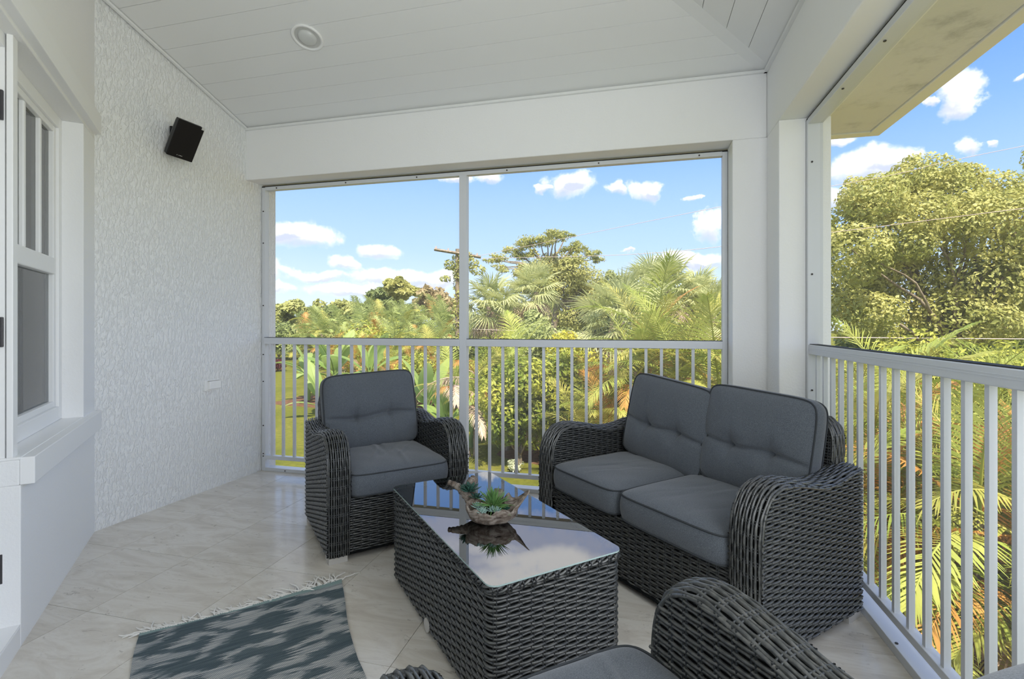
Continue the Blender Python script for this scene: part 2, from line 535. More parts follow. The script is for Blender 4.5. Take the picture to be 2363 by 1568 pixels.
# ------------------------------------------------------------------ mesh helpers
class Q:
    """collects quads (numpy) with a material index"""

    def __init__(self):
        self.v, self.f, self.m, self.n = [], [], [], 0

    def add(self, verts, faces, mi=0):
        verts = np.asarray(verts, float).reshape(-1, 3)
        faces = np.asarray(faces, int).reshape(-1, 4)
        self.v.append(verts)
        self.f.append(faces + self.n)
        self.m.append(np.full(len(faces), mi, int))
        self.n += len(verts)

    def box(self, x0, y0, z0, x1, y1, z1, mi=0, X=None):
        v = np.array([[x, y, z] for z in (z0, z1) for y in (y0, y1) for x in (x0, x1)], float)
        if X is not None:
            v = v @ np.asarray(X[0]).T + np.asarray(X[1])
        self.add(v, [(0, 2, 3, 1), (4, 5, 7, 6), (0, 1, 5, 4), (2, 6, 7, 3), (0, 4, 6, 2), (1, 3, 7, 5)], mi)

    def grid(self, P, mi=0, flip=False, closed_u=False):
        """P (nu,nv,3)"""
        nu, nv = P.shape[:2]
        idx = np.arange(nu * nv).reshape(nu, nv)
        if closed_u:
            idx = np.vstack([idx, idx[:1]])
        a, b_, c, d = idx[:-1, :-1], idx[1:, :-1], idx[1:, 1:], idx[:-1, 1:]
        f = np.stack([a, b_, c, d], -1).reshape(-1, 4)
        if flip:
            f = f[:, ::-1]
        self.add(P.reshape(-1, 3), f, mi)

    def tube(self, pts, r, n=6, mi=0, closed=False, caps=True):
        pts = np.asarray(pts, float)
        k = len(pts)
        r = np.broadcast_to(np.asarray(r, float), (k,))
        if closed:
            T = np.roll(pts, -1, 0) - np.roll(pts, 1, 0)
        else:
            T = np.gradient(pts, axis=0)
        T /= np.linalg.norm(T, axis=1)[:, None] + 1e-12
        ref = np.array([0, 0, 1.0]) if abs(T[:, 2]).mean() < 0.8 else np.array([1.0, 0, 0])
        A = np.cross(T, ref)
        A /= np.linalg.norm(A, axis=1)[:, None] + 1e-12
        B = np.cross(T, A)
        th = np.arange(n) * 2 * PI / n
        P = pts[:, None] + r[:, None, None] * (A[:, None] * np.cos(th)[None, :, None] + B[:, None] * np.sin(th)[None, :, None])
        P = np.concatenate([P, P[:, :1]], 1) if False else P
        idx = np.arange(k * n).reshape(k, n)
        idx = np.concatenate([idx, idx[:, :1]], 1)
        if closed:
            idx = np.concatenate([idx, idx[:1]], 0)
        f = np.stack([idx[:-1, :-1], idx[:-1, 1:], idx[1:, 1:], idx[1:, :-1]], -1).reshape(-1, 4)
        self.add(P.reshape(-1, 3), f, mi)
        if caps and not closed:
            for e_, o_ in ((0, 1), (k - 1, -1)):
                ring = P[e_]
                cc = ring.mean(0)
                v = np.vstack([ring, cc])
                ff = [(i, n, n, (i + 1) % n) for i in range(n)]
                # fan as degenerate-free quads: pair up triangles
                ff = [((2 * i) % n, (2 * i + 1) % n, (2 * i + 2) % n, n) for i in range(n // 2)]
                if o_ > 0:
                    ff = [x[::-1] for x in ff]
                self.add(v, ff, mi)

    def mesh(self, name, mats, smooth=False):
        me = bpy.data.meshes.new(name)
        V = np.concatenate(self.v)
        F = np.concatenate(self.f)
        MI = np.concatenate(self.m)
        me.vertices.add(len(V))
        me.vertices.foreach_set('co', V.astype(np.float32).ravel())
        me.loops.add(len(F) * 4)
        me.loops.foreach_set('vertex_index', F.astype(np.int32).ravel())
        me.polygons.add(len(F))
        me.polygons.foreach_set('loop_start', (np.arange(len(F)) * 4).astype(np.int32))
        me.polygons.foreach_set('material_index', MI.astype(np.int32))
        me.polygons.foreach_set('use_smooth', np.full(len(F), bool(smooth)))
        for mm in (mats if isinstance(mats, (list, tuple)) else [mats]):
            me.materials.append(MATS[mm])
        me.update(calc_edges=True)
        me.validate()
        return me


def link(name, data, parent=None, loc=(0, 0, 0), rz=0.0):
    o = bpy.data.objects.new(name, data)
    COL.objects.link(o)
    o.location = loc
    o.rotation_euler = (0, 0, rz)
    o.parent = parent
    return o


def build(q, name, mats, parent=None, loc=(0, 0, 0), rz=0.0, smooth=False, bevel=0.0):
    o = link(name, q.mesh(name, mats, smooth), parent, loc, rz)
    if bevel:
        md = o.modifiers.new('bevel', 'BEVEL')
        md.width = bevel
        md.segments = 2
        md.limit_method = 'ANGLE'
    return o


def bx(name, mats, ext, parent=None, bevel=0.0, loc=(0, 0, 0), rz=0.0):
    q = Q()
    q.box(*ext)
    return build(q, name, mats, parent, loc, rz, bevel=bevel)


def tag(o, label, cat, group=None, kind=None):
    if label:
        o['label'] = label
    if cat:
        o['category'] = cat
    if group:
        o['group'] = group
    if kind:
        o['kind'] = kind
    return o


def struct(o, label=None):
    o['kind'] = 'structure'
    if label:
        o['label'] = label
    return o


def thing(name, label, cat, loc=(0, 0, 0), rz=0.0, group=None):
    o = link(name, None, None, loc, rz)
    o.empty_display_size = 0.1
    return tag(o, label, cat, group)


def poly(name, mat, verts, faces, parent=None):
    me = bpy.data.meshes.new(name)
    me.from_pydata(verts, [], faces)
    me.materials.append(MATS[mat])
    me.update()
    return link(name, me, parent)


# ------------------------------------------------------------------ room shell
YB, XC = 3.46, 0.905           # planes of the two screened sides
YI, XI = 3.309, 0.77           # inner faces of the beams above them
ZB, ZC, KS = 2.335, 2.744, 0.335   # beam underside, ceiling spring line, ceiling pitch
LW = (-3.033, 2.207)
LE = Vector((0.691, -0.723)).normalized()
LRZ = math.atan2(LE.y, LE.x)


def lbox(name, mat, ext, parent=None, bevel=0.0):
    """box in the axes of the window wall: x along the wall from its far corner, y out into the porch"""
    q = Q()
    q.box(*ext)
    if parent is not None:
        return build(q, name, mat, parent, bevel=bevel)
    return build(q, name, mat, None, (LW[0], LW[1], 0), LRZ, bevel=bevel)


# floor slab and tiles
fl = struct(bx('floor', 'grout', (-4.0, -1.3, -0.25, 1.0, 3.60, -0.006)))
TX, TY, X0, Y0 = 0.4615, 0.4935, -2.22 - 0.4615 * 2, 1.588 - 0.4935 * 6
tq = Q()
tq.box(-TX / 2 + 0.0012, -TY / 2 + 0.0012, -0.008, TX / 2 - 0.0012, TY / 2 - 0.0012, 0.0)
tile_me = tq.mesh('tile', 'tile')
for i in range(-1, 9):
    for j in range(0, 11):
        cx, cy = X0 + (i + .5) * TX, Y0 + (j + .5) * TY
        if cx > XC + 0.25 or cy > YB + 0.3:
            continue
        # skip tiles that lie wholly inside the house
        a_n = (cx - LW[0]) * (-LE.y) + (cy - LW[1]) * LE.x
        if a_n < -0.45 or cx < -3.35:
            continue
        link('tile', tile_me, fl, (cx, cy, 0))

# left wall (stucco) with its far end running past the back beam
A0, A1 = (-3.033, 2.207), (-2.972, 3.62)
ux, uy = A1[0] - A0[0], A1[1] - A0[1]
ln = math.hypot(ux, uy)
wl = bx('wall_left', 'stucco', (0, 0, -0.25, ln, 0.14, 3.9), None, 0, (A0[0], A0[1], 0), math.atan2(uy, ux))
struct(wl)

# window wall: lower part, right strip, upper part (all one wall, opening left free)
q = Q()
AE = 1.178
q.box(-0.2, -0.16, -0.25, AE, 0.0, 0.60)
q.box(-0.2, -0.16, 0.60, 0.249, 0.0, 2.27)
q.box(0.249, -0.16, 0.60, AE, -0.005, 0.695)
q.box(-0.2, -0.16, 2.27, 4.6, 0.0, 4.0)
q.box(2.25, -0.16, -0.25, 4.6, 0.0, 2.27)
wf = struct(build(q, 'wall_front_left', 'stucco_fine', None, (LW[0], LW[1], 0), LRZ, bevel=0.004))
# trims of the window: sill and header bands
struct(lbox('trim_1', 'trim_white', (0.04, -0.005, 0.60, 1.173, 0.038, 0.702), None, 0.003), 'projecting white sill band under the window')
struct(lbox('trim_2', 'trim_white', (0.04, -0.005, 2.285, 4.6, 0.038, 2.392), None, 0.003), 'projecting white header band over the window')
struct(lbox('trim_3', 'trim_white', (0.249, -0.10, 0.695, AE, -0.001, 0.7045), None, 0.002), 'inner window stool board')
# curb under the door and its threshold
struct(lbox('trim_4', 'trim_white', (AE, -0.30, -0.2, 2.25, 0.0, 0.082), None, 0.006), 'white curb below the door')

win = struct(link('window_1', None, None, (LW[0], LW[1], 0), LRZ), 'white window with a three-light top sash')
lbox('window_frame', 'trim_white', (0.249, -0.15, 0.705, 0.300, -0.088, 2.27), win, 0.003)
lbox('window_frame', 'trim_white', (1.09, -0.15, 0.705, 1.14, -0.088, 2.27), win, 0.003)
lbox('window_frame', 'trim_white', (0.300, -0.15, 0.705, 1.09, -0.088, 0.775), win, 0.003)
lbox('window_frame', 'trim_white', (0.300, -0.15, 2.21, 1.09, -0.088, 2.27), win, 0.003)
for (ext) in ((0.300, -0.14, 0.775, 0.338, -0.10, 2.21), (1.05, -0.14, 0.775, 1.09, -0.10, 2.21), (0.338, -0.14, 0.775, 1.05, -0.10, 0.806),
              (0.338, -0.14, 2.178, 1.05, -0.10, 2.21)):
    lbox('sash', 'trim_white', ext, win, 0.004)
lbox('meeting_rail', 'trim_white', (0.338, -0.14, 1.452, 1.05, -0.092, 1.535), win, 0.006)
for a in (0.522, 0.737, 0.905):
    lbox('muntin', 'trim_white', (a - 0.013, -0.135, 1.535, a + 0.013, -0.103, 2.178), win, 0.006)
lbox('pane', 'window_glass', (0.338, -0.124, 0.806, 1.05, -0.120, 1.452), win)
for a0, a1 in ((0.338, 0.509), (0.535, 0.724), (0.750, 0.892), (0.918, 1.05)):
    lbox('pane', 'window_glass', (a0, -0.124, 1.535, a1, -0.120, 2.178), win)
# curtain and room behind the window
q = Q()
nn = 60
xs = np.linspace(0.2, 1.2, nn)
ys = -0.30 + 0.03 * np.sin(xs * 62) + 0.012 * np.sin(xs * 23)
q.grid(np.stack([np.stack([xs, ys, np.full(nn, z)], -1) for z in (0.55, 2.4)], 1))
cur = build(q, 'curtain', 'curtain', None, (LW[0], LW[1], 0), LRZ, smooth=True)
tag(cur, 'grey-green curtain hanging inside behind the window', 'curtain')
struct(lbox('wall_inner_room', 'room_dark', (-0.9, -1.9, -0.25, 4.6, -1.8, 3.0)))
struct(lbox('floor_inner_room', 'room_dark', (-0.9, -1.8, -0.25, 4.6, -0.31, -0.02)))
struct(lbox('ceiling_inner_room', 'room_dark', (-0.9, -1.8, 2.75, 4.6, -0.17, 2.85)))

# door next to the window
door = struct(link('door_1', None, None, (LW[0], LW[1], 0), LRZ), 'white door frame with dark hinges beside the window')
lbox('door_casing', 'trim_white', (1.13, -0.040, 0.704, AE + 0.001, -0.021, 2.27), door, 0.003)
lbox('door_jamb', 'trim_white', (1.14, -0.30, 0.082, 1.168, -0.046, 2.27), door, 0.002)
lbox('door_jamb', 'trim_white', (2.21, -0.30, 0.082, 2.25, -0.046, 2.27), door, 0.002)
lbox('door_head', 'trim_white', (1.168, -0.30, 2.22, 2.21, -0.046, 2.27), door, 0.002)
dl = lbox('door_leaf', 'trim_white', (1.172, -0.20, 0.085, 2.205, -0.155, 2.215), door, 0.003)
q = Q()
q.box(1.30, -0.152, 0.35, 2.08, -0.149, 2.08)
build(q, 'door_glass', 'window_glass', dl)
for z in (2.005, 1.17, 0.30):
    lbox('hinge', 'hinge_dark', (1.166, -0.085, z - 0.055, 1.1785, -0.049, z + 0.055), door, 0.002)
lbox('curb_ledge', 'trim_white', (1.13, -0.30, 0.075, 2.25, -0.002, 0.0835), door)

# back beam and corner column (one L of masonry), right beam
q = Q()
q.box(-3.1, YI, ZB, XI, 3.62, 3.1)                 # beam over the back screen
q.box(0.575, YI, -0.25, 1.03, 3.62, ZB)            # column
q.box(XI, 3.05, -0.25, 1.03, YI, ZB)               # its return towards the right screen
wb = struct(build(q, 'wall_back', 'stucco_fine', bevel=0.006), 'white beam and corner column around the back screen')
q = Q()
q.box(XI, -1.3, ZB, 1.03, 3.62, 3.1)
struct(build(q, 'wall_right', 'wall_paint', bevel=0.006), 'white beam above the right screen')
# rear walls behind the photographer and masonry under the porch
struct(bx('wall_rear', 'wall_paint', (-0.6, -1.30, -0.25, 1.03, -1.12, 4.0)))
q = Q()
q.box(-3.1, 3.46, -3.0, 1.0, 3.60, -0.25)
q.box(0.90, -1.3, -3.0, 1.0, 3.46, -0.25)
struct(build(q, 'wall_lower', 'stucco_fine'))

# ceiling: two pitched planes of painted boards meeting at a hip, flat above
ceil = struct(link('ceiling', None))
PW = 0.1425
ZTOP = 3.45


def board(pts, name='plank'):
    """pts: 4 plan points; z follows the given pitch"""
    up = 0.02
    v = [p for p in pts] + [(p[0], p[1], p[2] + up) for p in pts]
    f = [(0, 1, 2, 3), (7, 6, 5, 4), (0, 4, 5, 1), (1, 5, 6, 2), (2, 6, 7, 3), (3, 7, 4, 0)]
    return poly(name, 'ceiling_paint', v, f, ceil)


ztop_y = YI - (ZTOP - ZC) / KS
nb = int((ZTOP - ZC) / KS / PW) + 1
for i in range(nb):
    d0, d1 = i * PW + 0.0014, (i + 1) * PW - 0.0014
    board([(-3.15, YI - d0, ZC + KS * d0), (-3.15, YI - d1, ZC + KS * d1), (XI - d1, YI - d1, ZC + KS * d1), (XI - d0, YI - d0, ZC + KS * d0)])
    board([(XI - d0, YI - d0, ZC + KS * d0), (XI - d1, YI - d1, ZC + KS * d1), (XI - d1, -1.3, ZC + KS * d1), (XI - d0, -1.3, ZC + KS * d0)])
poly('ceiling_backing', 'ceiling_paint', [(-3.15, YI + .1, ZC + .004), (XI + .1, YI + .1, ZC + .004), (XI - 2.2, YI - 2.2, ZC + .004 + KS * 2.2), (-3.15, YI - 2.2, ZC + .004 + KS * 2.2),
                                          (XI + .1, -1.3, ZC + .004), (XI - 2.2, -1.3, ZC + .004 + KS * 2.2)], [(0, 1, 2, 3), (1, 4, 5, 2)], ceil)
poly('ceiling_flat', 'ceiling_paint', [(-3.6, -1.3, ZTOP), (XI - 2.0, -1.3, ZTOP), (XI - 2.0, YI - 2.0, ZTOP), (-3.6, YI - 2.0, ZTOP)], [(0, 1, 2, 3)], ceil)


def strip(name, p0, p1, wid, th, mat='ceiling_paint', up=(0, 0, 1)):
    p0, p1 = Vector(p0), Vector(p1)
    t_ = (p1 - p0).normalized()
    s_ = t_.cross(Vector(up)).normalized()
    n_ = s_.cross(t_)
    q_ = Q()
    X = (np.array([t_, s_, n_]).T, np.array(p0))
    q_.box(0, -wid / 2, -th, (p1 - p0).length, wid / 2, 0.0, 0, X)
    return build(q_, name, mat, bevel=0.002)


struct(strip('trim_5', (XI + .01, YI + .01, ZC + .001), (XI - 1.9, YI - 1.9, ZC + 1.9 * KS), 0.075, 0.012), 'hip batten where the two ceiling planes meet')
struct(strip('trim_6', (-3.02, YI - .005, ZC - .004), (XI, YI - .005, ZC - .004), 0.03, 0.018), 'thin moulding between back beam and ceiling')
struct(strip('trim_7', (XI - .005, YI, ZC - .004), (XI - .005, -1.2, ZC - .004), 0.03, 0.018), 'thin moulding between right beam and ceiling')
struct(strip('trim_8', (-3.02 + .045, YI, ZC - .004), (-3.02, YI - 2.0, ZC + 2.0 * KS - .004), 0.02, 0.015), 'thin moulding along the left wall and ceiling')

# eaves outside and roof above
EX, EY, EZ = 1.711, 4.16, 2.58
q = Q()
q.box(1.03, -4.0, EZ, EX - 0.09, EY - 0.09, EZ + 0.03)
q.box(-6.0, 3.62, EZ, 1.03, EY - 0.09, EZ + 0.03)
struct(build(q, 'trim_9', 'soffit_weathered'), 'weathered white soffit of the roof eave outside')
q = Q()
q.box(EX - 0.085, -4.0, EZ - 0.012, EX, EY, EZ + 0.14)
q.box(-6.0, EY - 0.085, EZ - 0.012, EX - 0.085, EY, EZ + 0.14)
struct(build(q, 'trim_10', 'trim_white', bevel=0.004), 'white fascia edge of the eave')
rz0 = EZ + 0.14
rr = 3.6
poly('roof', 'roof', [(-6, EY, rz0), (EX, EY, rz0), (EX - rr, EY - rr, rz0 + rr * .42), (-6, EY - rr, rz0 + rr * .42),
                      (EX, -4.5, rz0), (EX - rr, -4.5, rz0 + rr * .42), (-6, -4.5, rz0 + rr * .42)],
     [(0, 1, 2, 3), (1, 4, 5, 2), (3, 2, 5, 6)])
struct(bpy.data.objects['roof'])

# ------------------------------------------------------------------ screened sides and railings
FW = 0.052      # frame member width


def screws(parent, pts, axis):
    q_ = Q()
    q_.tube([(0, 0, 0), np.array(axis, float) * 0.004], 0.0055, 6)
    me_ = q_.mesh('screw', 'screw_dark')
    for p in pts:
        link('screw', me_, parent, p)


SB = thing('screen_frame', 'white aluminium insect-screen frame filling the wide opening across the back', 'screen', (-1.2, YB, 0))
ox = -(-1.2)


def sbx(name, mat, ext, parent, origin, bevel=0.002):
    q_ = Q()
    q_.box(ext[0] - origin[0], ext[1] - origin[1], ext[2], ext[3] - origin[0], ext[4] - origin[1], ext[5])
    return build(q_, name, mat, parent, bevel=bevel)


OB = (-1.2, YB)
yb0, yb1 = YB, YB + 0.045
XL, XR, XM = -2.972, 0.573, -1.231
sbx('jamb_member', 'white_aluminium', (XL, yb0, 0.0, XL + 0.032, yb1, 2.315), SB, OB)
sbx('jamb_member', 'white_aluminium', (XR - 0.032, yb0, 0.0, XR, yb1, 2.315), SB, OB)
sbx('head_member', 'white_aluminium', (XL + 0.032, yb0, 2.290, XR - 0.032, yb1, 2.318), SB, OB)
sbx('sill_member', 'white_aluminium', (XL + 0.032, yb0, 0.0, XR - 0.032, yb1 + 0.03, 0.028), SB, OB)
sbx('mullion', 'white_aluminium', (XM - 0.028, yb0 - 0.012, 0.028, XM + 0.028, yb1, 2.290), SB, OB)
sbx('gasket', 'gasket_black', (XL - 0.0005, yb0 + 0.002, 2.3178, XR, yb0 + 0.03, 2.3245), SB, OB, 0)
sbx('gasket', 'gasket_black', (XR - 0.0005, yb0 + 0.002, 0.0, XR + 0.0025, yb0 + 0.03, 2.3178), SB, OB, 0)
sbx('gasket', 'gasket_black', (XM - 0.033, yb0 + 0.01, 0.028, XM - 0.0285, yb1, 2.290), SB, OB, 0)
for x0, x1 in ((XL + 0.032, XM - 0.028), (XM + 0.028, XR - 0.032)):
    q = Q()
    for z0, z1 in ((1.092, 2.290), (0.028, 1.04)):
        q.add([(x0 - OB[0], yb1 - .01 - OB[1], z0), (x1 - OB[0], yb1 - .01 - OB[1], z0), (x1 - OB[0], yb1 - .01 - OB[1], z1), (x0 - OB[0], yb1 - .01 - OB[1], z1)], [(0, 1, 2, 3)])
    build(q, 'screen_mesh', 'insect_screen', SB)
pts = [(XL + 0.016 - OB[0], -0.0, z) for z in (0.12, 0.14, 0.37, 0.73, 0.95, 1.35, 1.86, 2.12)]
pts += [(x - OB[0], -0.0, 2.303) for x in (-2.83, -2.2, -1.6, -0.9, -0.25, 0.4)]
pts += [(x - OB[0], -0.0, 0.013) for x in (-2.75, -2.1, -0.6)]
screws(SB, pts, (0, -1, 0))

SCn = thing('screen_frame', 'white aluminium insect-screen frame of the opening beside the loveseat', 'screen', (XC, 1.0, 0))
OC = (XC, 1.0)
xc0, xc1 = XC, XC + 0.075
YC1, YC0 = 3.048, -1.118
sbx('jamb_member', 'white_aluminium', (xc0, YC1 - 0.030, 0.0, xc1, YC1, 2.315), SCn, OC)
sbx('jamb_member', 'white_aluminium', (xc0, YC0, 0.0, xc1, YC0 + 0.03, 2.315), SCn, OC)
sbx('head_member', 'white_aluminium', (xc0, YC0 + .03, 2.288, xc1, YC1 - 0.030, 2.318), SCn, OC)
sbx('sill_member', 'white_aluminium', (xc0 + 0.002, YC0 + .03, 0.0, xc1 + 0.02, YC1 - 0.030, 0.034), SCn, OC)
sbx('gasket', 'gasket_black', (xc0 + 0.002, YC0, 2.3178, xc0 + 0.03, YC1, 2.3245), SCn, OC, 0)
sbx('gasket', 'gasket_black', (xc0 - 0.0005, YC1 - 0.0005, 0, xc0 + 0.002, YC1 + 0.0015, 2.318), SCn, OC, 0)
q = Q()
for z0, z1 in ((1.092, 2.288), (0.034, 1.035)):
    q.add([(0.06, YC0 + .03 - 1, z0), (0.06, YC1 - .03 - 1, z0), (0.06, YC1 - .03 - 1, z1), (0.06, YC0 + .03 - 1, z1)], [(0, 1, 2, 3)])
build(q, 'screen_mesh', 'insect_screen', SCn)
screws(SCn, [(0.02, YC1 - 0.0305 - 1, z) for z in (2.08, 1.47, 0.84, 0.45)], (0, -1, 0))
screws(SCn, [(0.02, y - 1, 2.2875) for y in (2.6, 2.2, 1.8)], (0, 0, -1))
screws(SCn, [(0.015, y - 1, 0.034) for y in (2.1, 1.2)], (0, 0, 1))


def railing(label, p0, p1, nbal, first, last, inward):
    """p0,p1 plan points; balusters spread from first to last (metres from p0)"""
    v = Vector((p1[0] - p0[0], p1[1] - p0[1]))
    L = v.length
    r = thing('railing', label, 'railing', (p0[0], p0[1], 0), math.atan2(v.y, v.x))
    s = inward
    tr_ = Q()
    tr_.box(0, -0.028, 1.036, L, 0.028, 1.088)
    tp = build(tr_, 'top_rail', 'white_aluminium', r, bevel=0.003)
    g = Q()
    g.box(0, s * 0.0285 - 0.0008, 1.060, L, s * 0.0285 + 0.0008, 1.0622)
    g.box(0, s * 0.0285 - 0.0008, 1.068, L, s * 0.0285 + 0.0008, 1.0702)
    build(g, 'rail_rib', 'white_aluminium', tp)
    g = Q()
    g.box(0, -0.0225, 1.0885, L, 0.0225, 1.0915)
    build(g, 'gasket', 'gasket_black', tp)
    br = Q()
    br.box(0, -0.020, 0.098, L, 0.020, 0.128)
    build(br, 'bottom_rail', 'white_aluminium', r, bevel=0.002)
    b_ = Q()
    b_.box(-0.0095, -0.0095, 0.128, 0.0095, 0.0095, 1.036)
    me = b_.mesh('baluster', 'white_aluminium')
    for i in range(nbal):
        x = first + (last - first) * i / (nbal - 1)
        link('baluster', me, r, (x, 0, 0))
    return r


RY = YB + 0.012
railing('white baluster railing from the stucco wall to the mullion, behind the armchair', (XL + 0.032, RY), (XM - 0.028, RY), 16, 0.062, 1.61, -1)
railing('white baluster railing from the mullion to the corner column, behind the loveseat end', (XM + 0.028, RY), (XR - 0.032, RY), 17, 0.07, 1.665, -1)
RX = XC + 0.032
railing('white baluster railing running along the side behind the loveseat back', (RX, YC0 + .03), (RX, YC1 - 0.030), 40, 0.06, 4.05, 1)

# ------------------------------------------------------------------ wicker
SP, RW = 0.042, 0.0120   # stake spacing, row height


def strand(q, P, N, B, wd, th, mi=0):
    off = [(0.5 * wd * math.cos(a_), th * math.sin(a_)) for a_ in (PI * 1.18, PI * 0.80, PI * 0.5, PI * 0.20, -PI * 0.18)]
    G = np.stack([P + B * a_ + N * b_ for a_, b_ in off], 1)
    q.grid(G, mi)


def resample(pts, ds):
    pts = np.asarray(pts, float)
    seg = np.linalg.norm(np.diff(pts, axis=0), axis=1)
    s = np.concatenate([[0], np.cumsum(seg)])
    n = max(2, int(round(s[-1] / ds)) + 1)
    si = np.linspace(0, s[-1], n)
    return np.stack([np.interp(si, s, pts[:, k]) for k in range(pts.shape[1])], -1), si


def catmull(pts, n=10):
    pts = np.asarray(pts, float)
    p = np.vstack([2 * pts[0] - pts[1], pts, 2 * pts[-1] - pts[-2]])
    out = []
    for i in range(1, len(p) - 2):
        for k in range(n):
            t_ = k / n
            out.append(0.5 * (2 * p[i] + (p[i + 1] - p[i - 1]) * t_ + (2 * p[i - 1] - 5 * p[i] + 4 * p[i + 1] - p[i + 2]) * t_ ** 2 +
                              (3 * p[i] - p[i - 1] - 3 * p[i + 1] + p[i + 2]) * t_ ** 3))
    out.append(pts[-1])
    return np.array(out)


wr = np.random.default_rng(3)


def panel(q, origin, ex, ez, en, length, zmin, topf, amp=0.0030, zmax=None):
    """woven flat panel: x along ex (0..length), height along ez up to topf(x), facing en"""
    origin, ex, ez, en = (np.asarray(a_, float) for a_ in (origin, ex, ez, en))
    xs_ = np.linspace(0, length, max(3, int(length / (SP / 4)) + 1))
    tops = np.array([topf(x) for x in xs_])
    zm = tops.max()
    nr = int((zm - zmin) / RW)
    for i in range(nr):
        z = zmin + (i + 0.5) * RW
        ok = tops >= z + 0.003
        k = 0
        while k < len(xs_):
            if not ok[k]:
                k += 1
                continue
            k2 = k
            while k2 + 1 < len(xs_) and ok[k2 + 1]:
                k2 += 1
            if k2 - k >= 2:
                x = xs_[k:k2 + 1]
                ph = np.cos(PI * x / SP + PI * i)
                P = origin + np.outer(x, ex) + ez * (z + 0.0006 * np.sin(x * 40 + i * 1.7))[:, None] + en * (amp * ph)[:, None]
                n_ = len(x)
                strand(q, P, np.tile(en, (n_, 1)), np.tile(ez, (n_, 1)), RW * 0.74, 0.0046, 0)
            k = k2 + 1
    ns = int(length / SP)
    for j in range(ns + 1):
        for o_ in (-0.0045, 0.0045):
            x = (j + 0.5) * SP + o_
            if x > length or x < 0:
                continue
            P = np.array([origin + ex * x + ez * zmin, origin + ex * x + ez * np.interp(x, xs_, tops)])
            strand(q, P, np.tile(en, (2, 1)), np.tile(ex, (2, 1)), 0.0055, 0.004, 1)
    G = np.stack([np.stack([origin + ex * x + ez * zmin - en * 0.006, origin + ex * x + ez * (tp_ - 0.002) - en * 0.006]) for x, tp_ in zip(xs_[::4], tops[::4])])
    q.grid(G, 2)


def belt(q, path, wdir, width, out_sign=1.0, bulge=0.016, nst=10, stake=0.046):
    """woven strip of given width following a path; long strands run along the path"""
    P, s = resample(path, stake / 4)
    T = np.gradient(P, axis=0)
    T /= np.linalg.norm(T, axis=1)[:, None]
    wdir = np.asarray(wdir, float)
    N = np.cross(T, wdir) * out_sign
    N /= np.linalg.norm(N, axis=1)[:, None]
    B = np.tile(wdir, (len(P), 1))
    for j in range(nst):
        f = (j + 0.5) / nst
        e_ = bulge * (1 - abs(2 * f - 1) ** 3) - bulge * 0.6
        ph = np.cos(PI * s / stake + PI * j)
        C = P + wdir * (f * width) + N * (e_ + 0.0024 * ph)[:, None]
        tilt = -np.sign(2 * f - 1) * abs(2 * f - 1) ** 2 * 0.6
        Bj = B + N * tilt
        Bj /= np.linalg.norm(Bj, axis=1)[:, None]
        strand(q, C, N, Bj, width / nst * 0.72, 0.0052, 0)
    # edge cords
    for f in (0.0, 1.0):
        q.tube(P + wdir * (f * width) - N * (bulge * 0.6), 0.0052, 5, 0, caps=False)
    for k in range(int(s[-1] / stake)):
        for o_ in (-0.005, 0.005):
            ss = (k + 0.5) * stake + o_
            i = min(len(P) - 2, np.searchsorted(s, ss))
            c = np.array([np.interp(ss, s, P[:, a_]) for a_ in range(3)])
            nrm = N[i]
            ff = np.linspace(0, 1, 7)
            ee = bulge * (1 - abs(2 * ff - 1) ** 3) - bulge * 0.6
            C = c + np.outer(ff * width, wdir) + np.outer(ee, nrm)
            strand(q, C, np.tile(nrm, (7, 1)), np.tile(T[i], (7, 1)), 0.0055, 0.004, 1)
    G = np.stack([P - N * 0.012, P + wdir * width - N * 0.012], 1)
    q.grid(G, 2)


ARM = catmull([(0.0, 0.035), (0.0, 0.16), (0.0, 0.30), (0.0, 0.42), (0.004, 0.49), (0.020, 0.548), (0.058, 0.600), (0.115, 0.626), (0.18, 0.628),
               (0.28, 0.610), (0.39, 0.586), (0.50, 0.584), (0.60, 0.600), (0.69, 0.612)], 8)
SEATD, AW, AWS = 0.69, 0.108, 0.122


def arm_top(v):
    k = ARM[:, 0] > 0.0005
    return float(np.interp(v, ARM[k, 0], ARM[k, 1], left=0.46)) - 0.004


WM = ['wicker', 'wicker_stake', 'wicker_core']


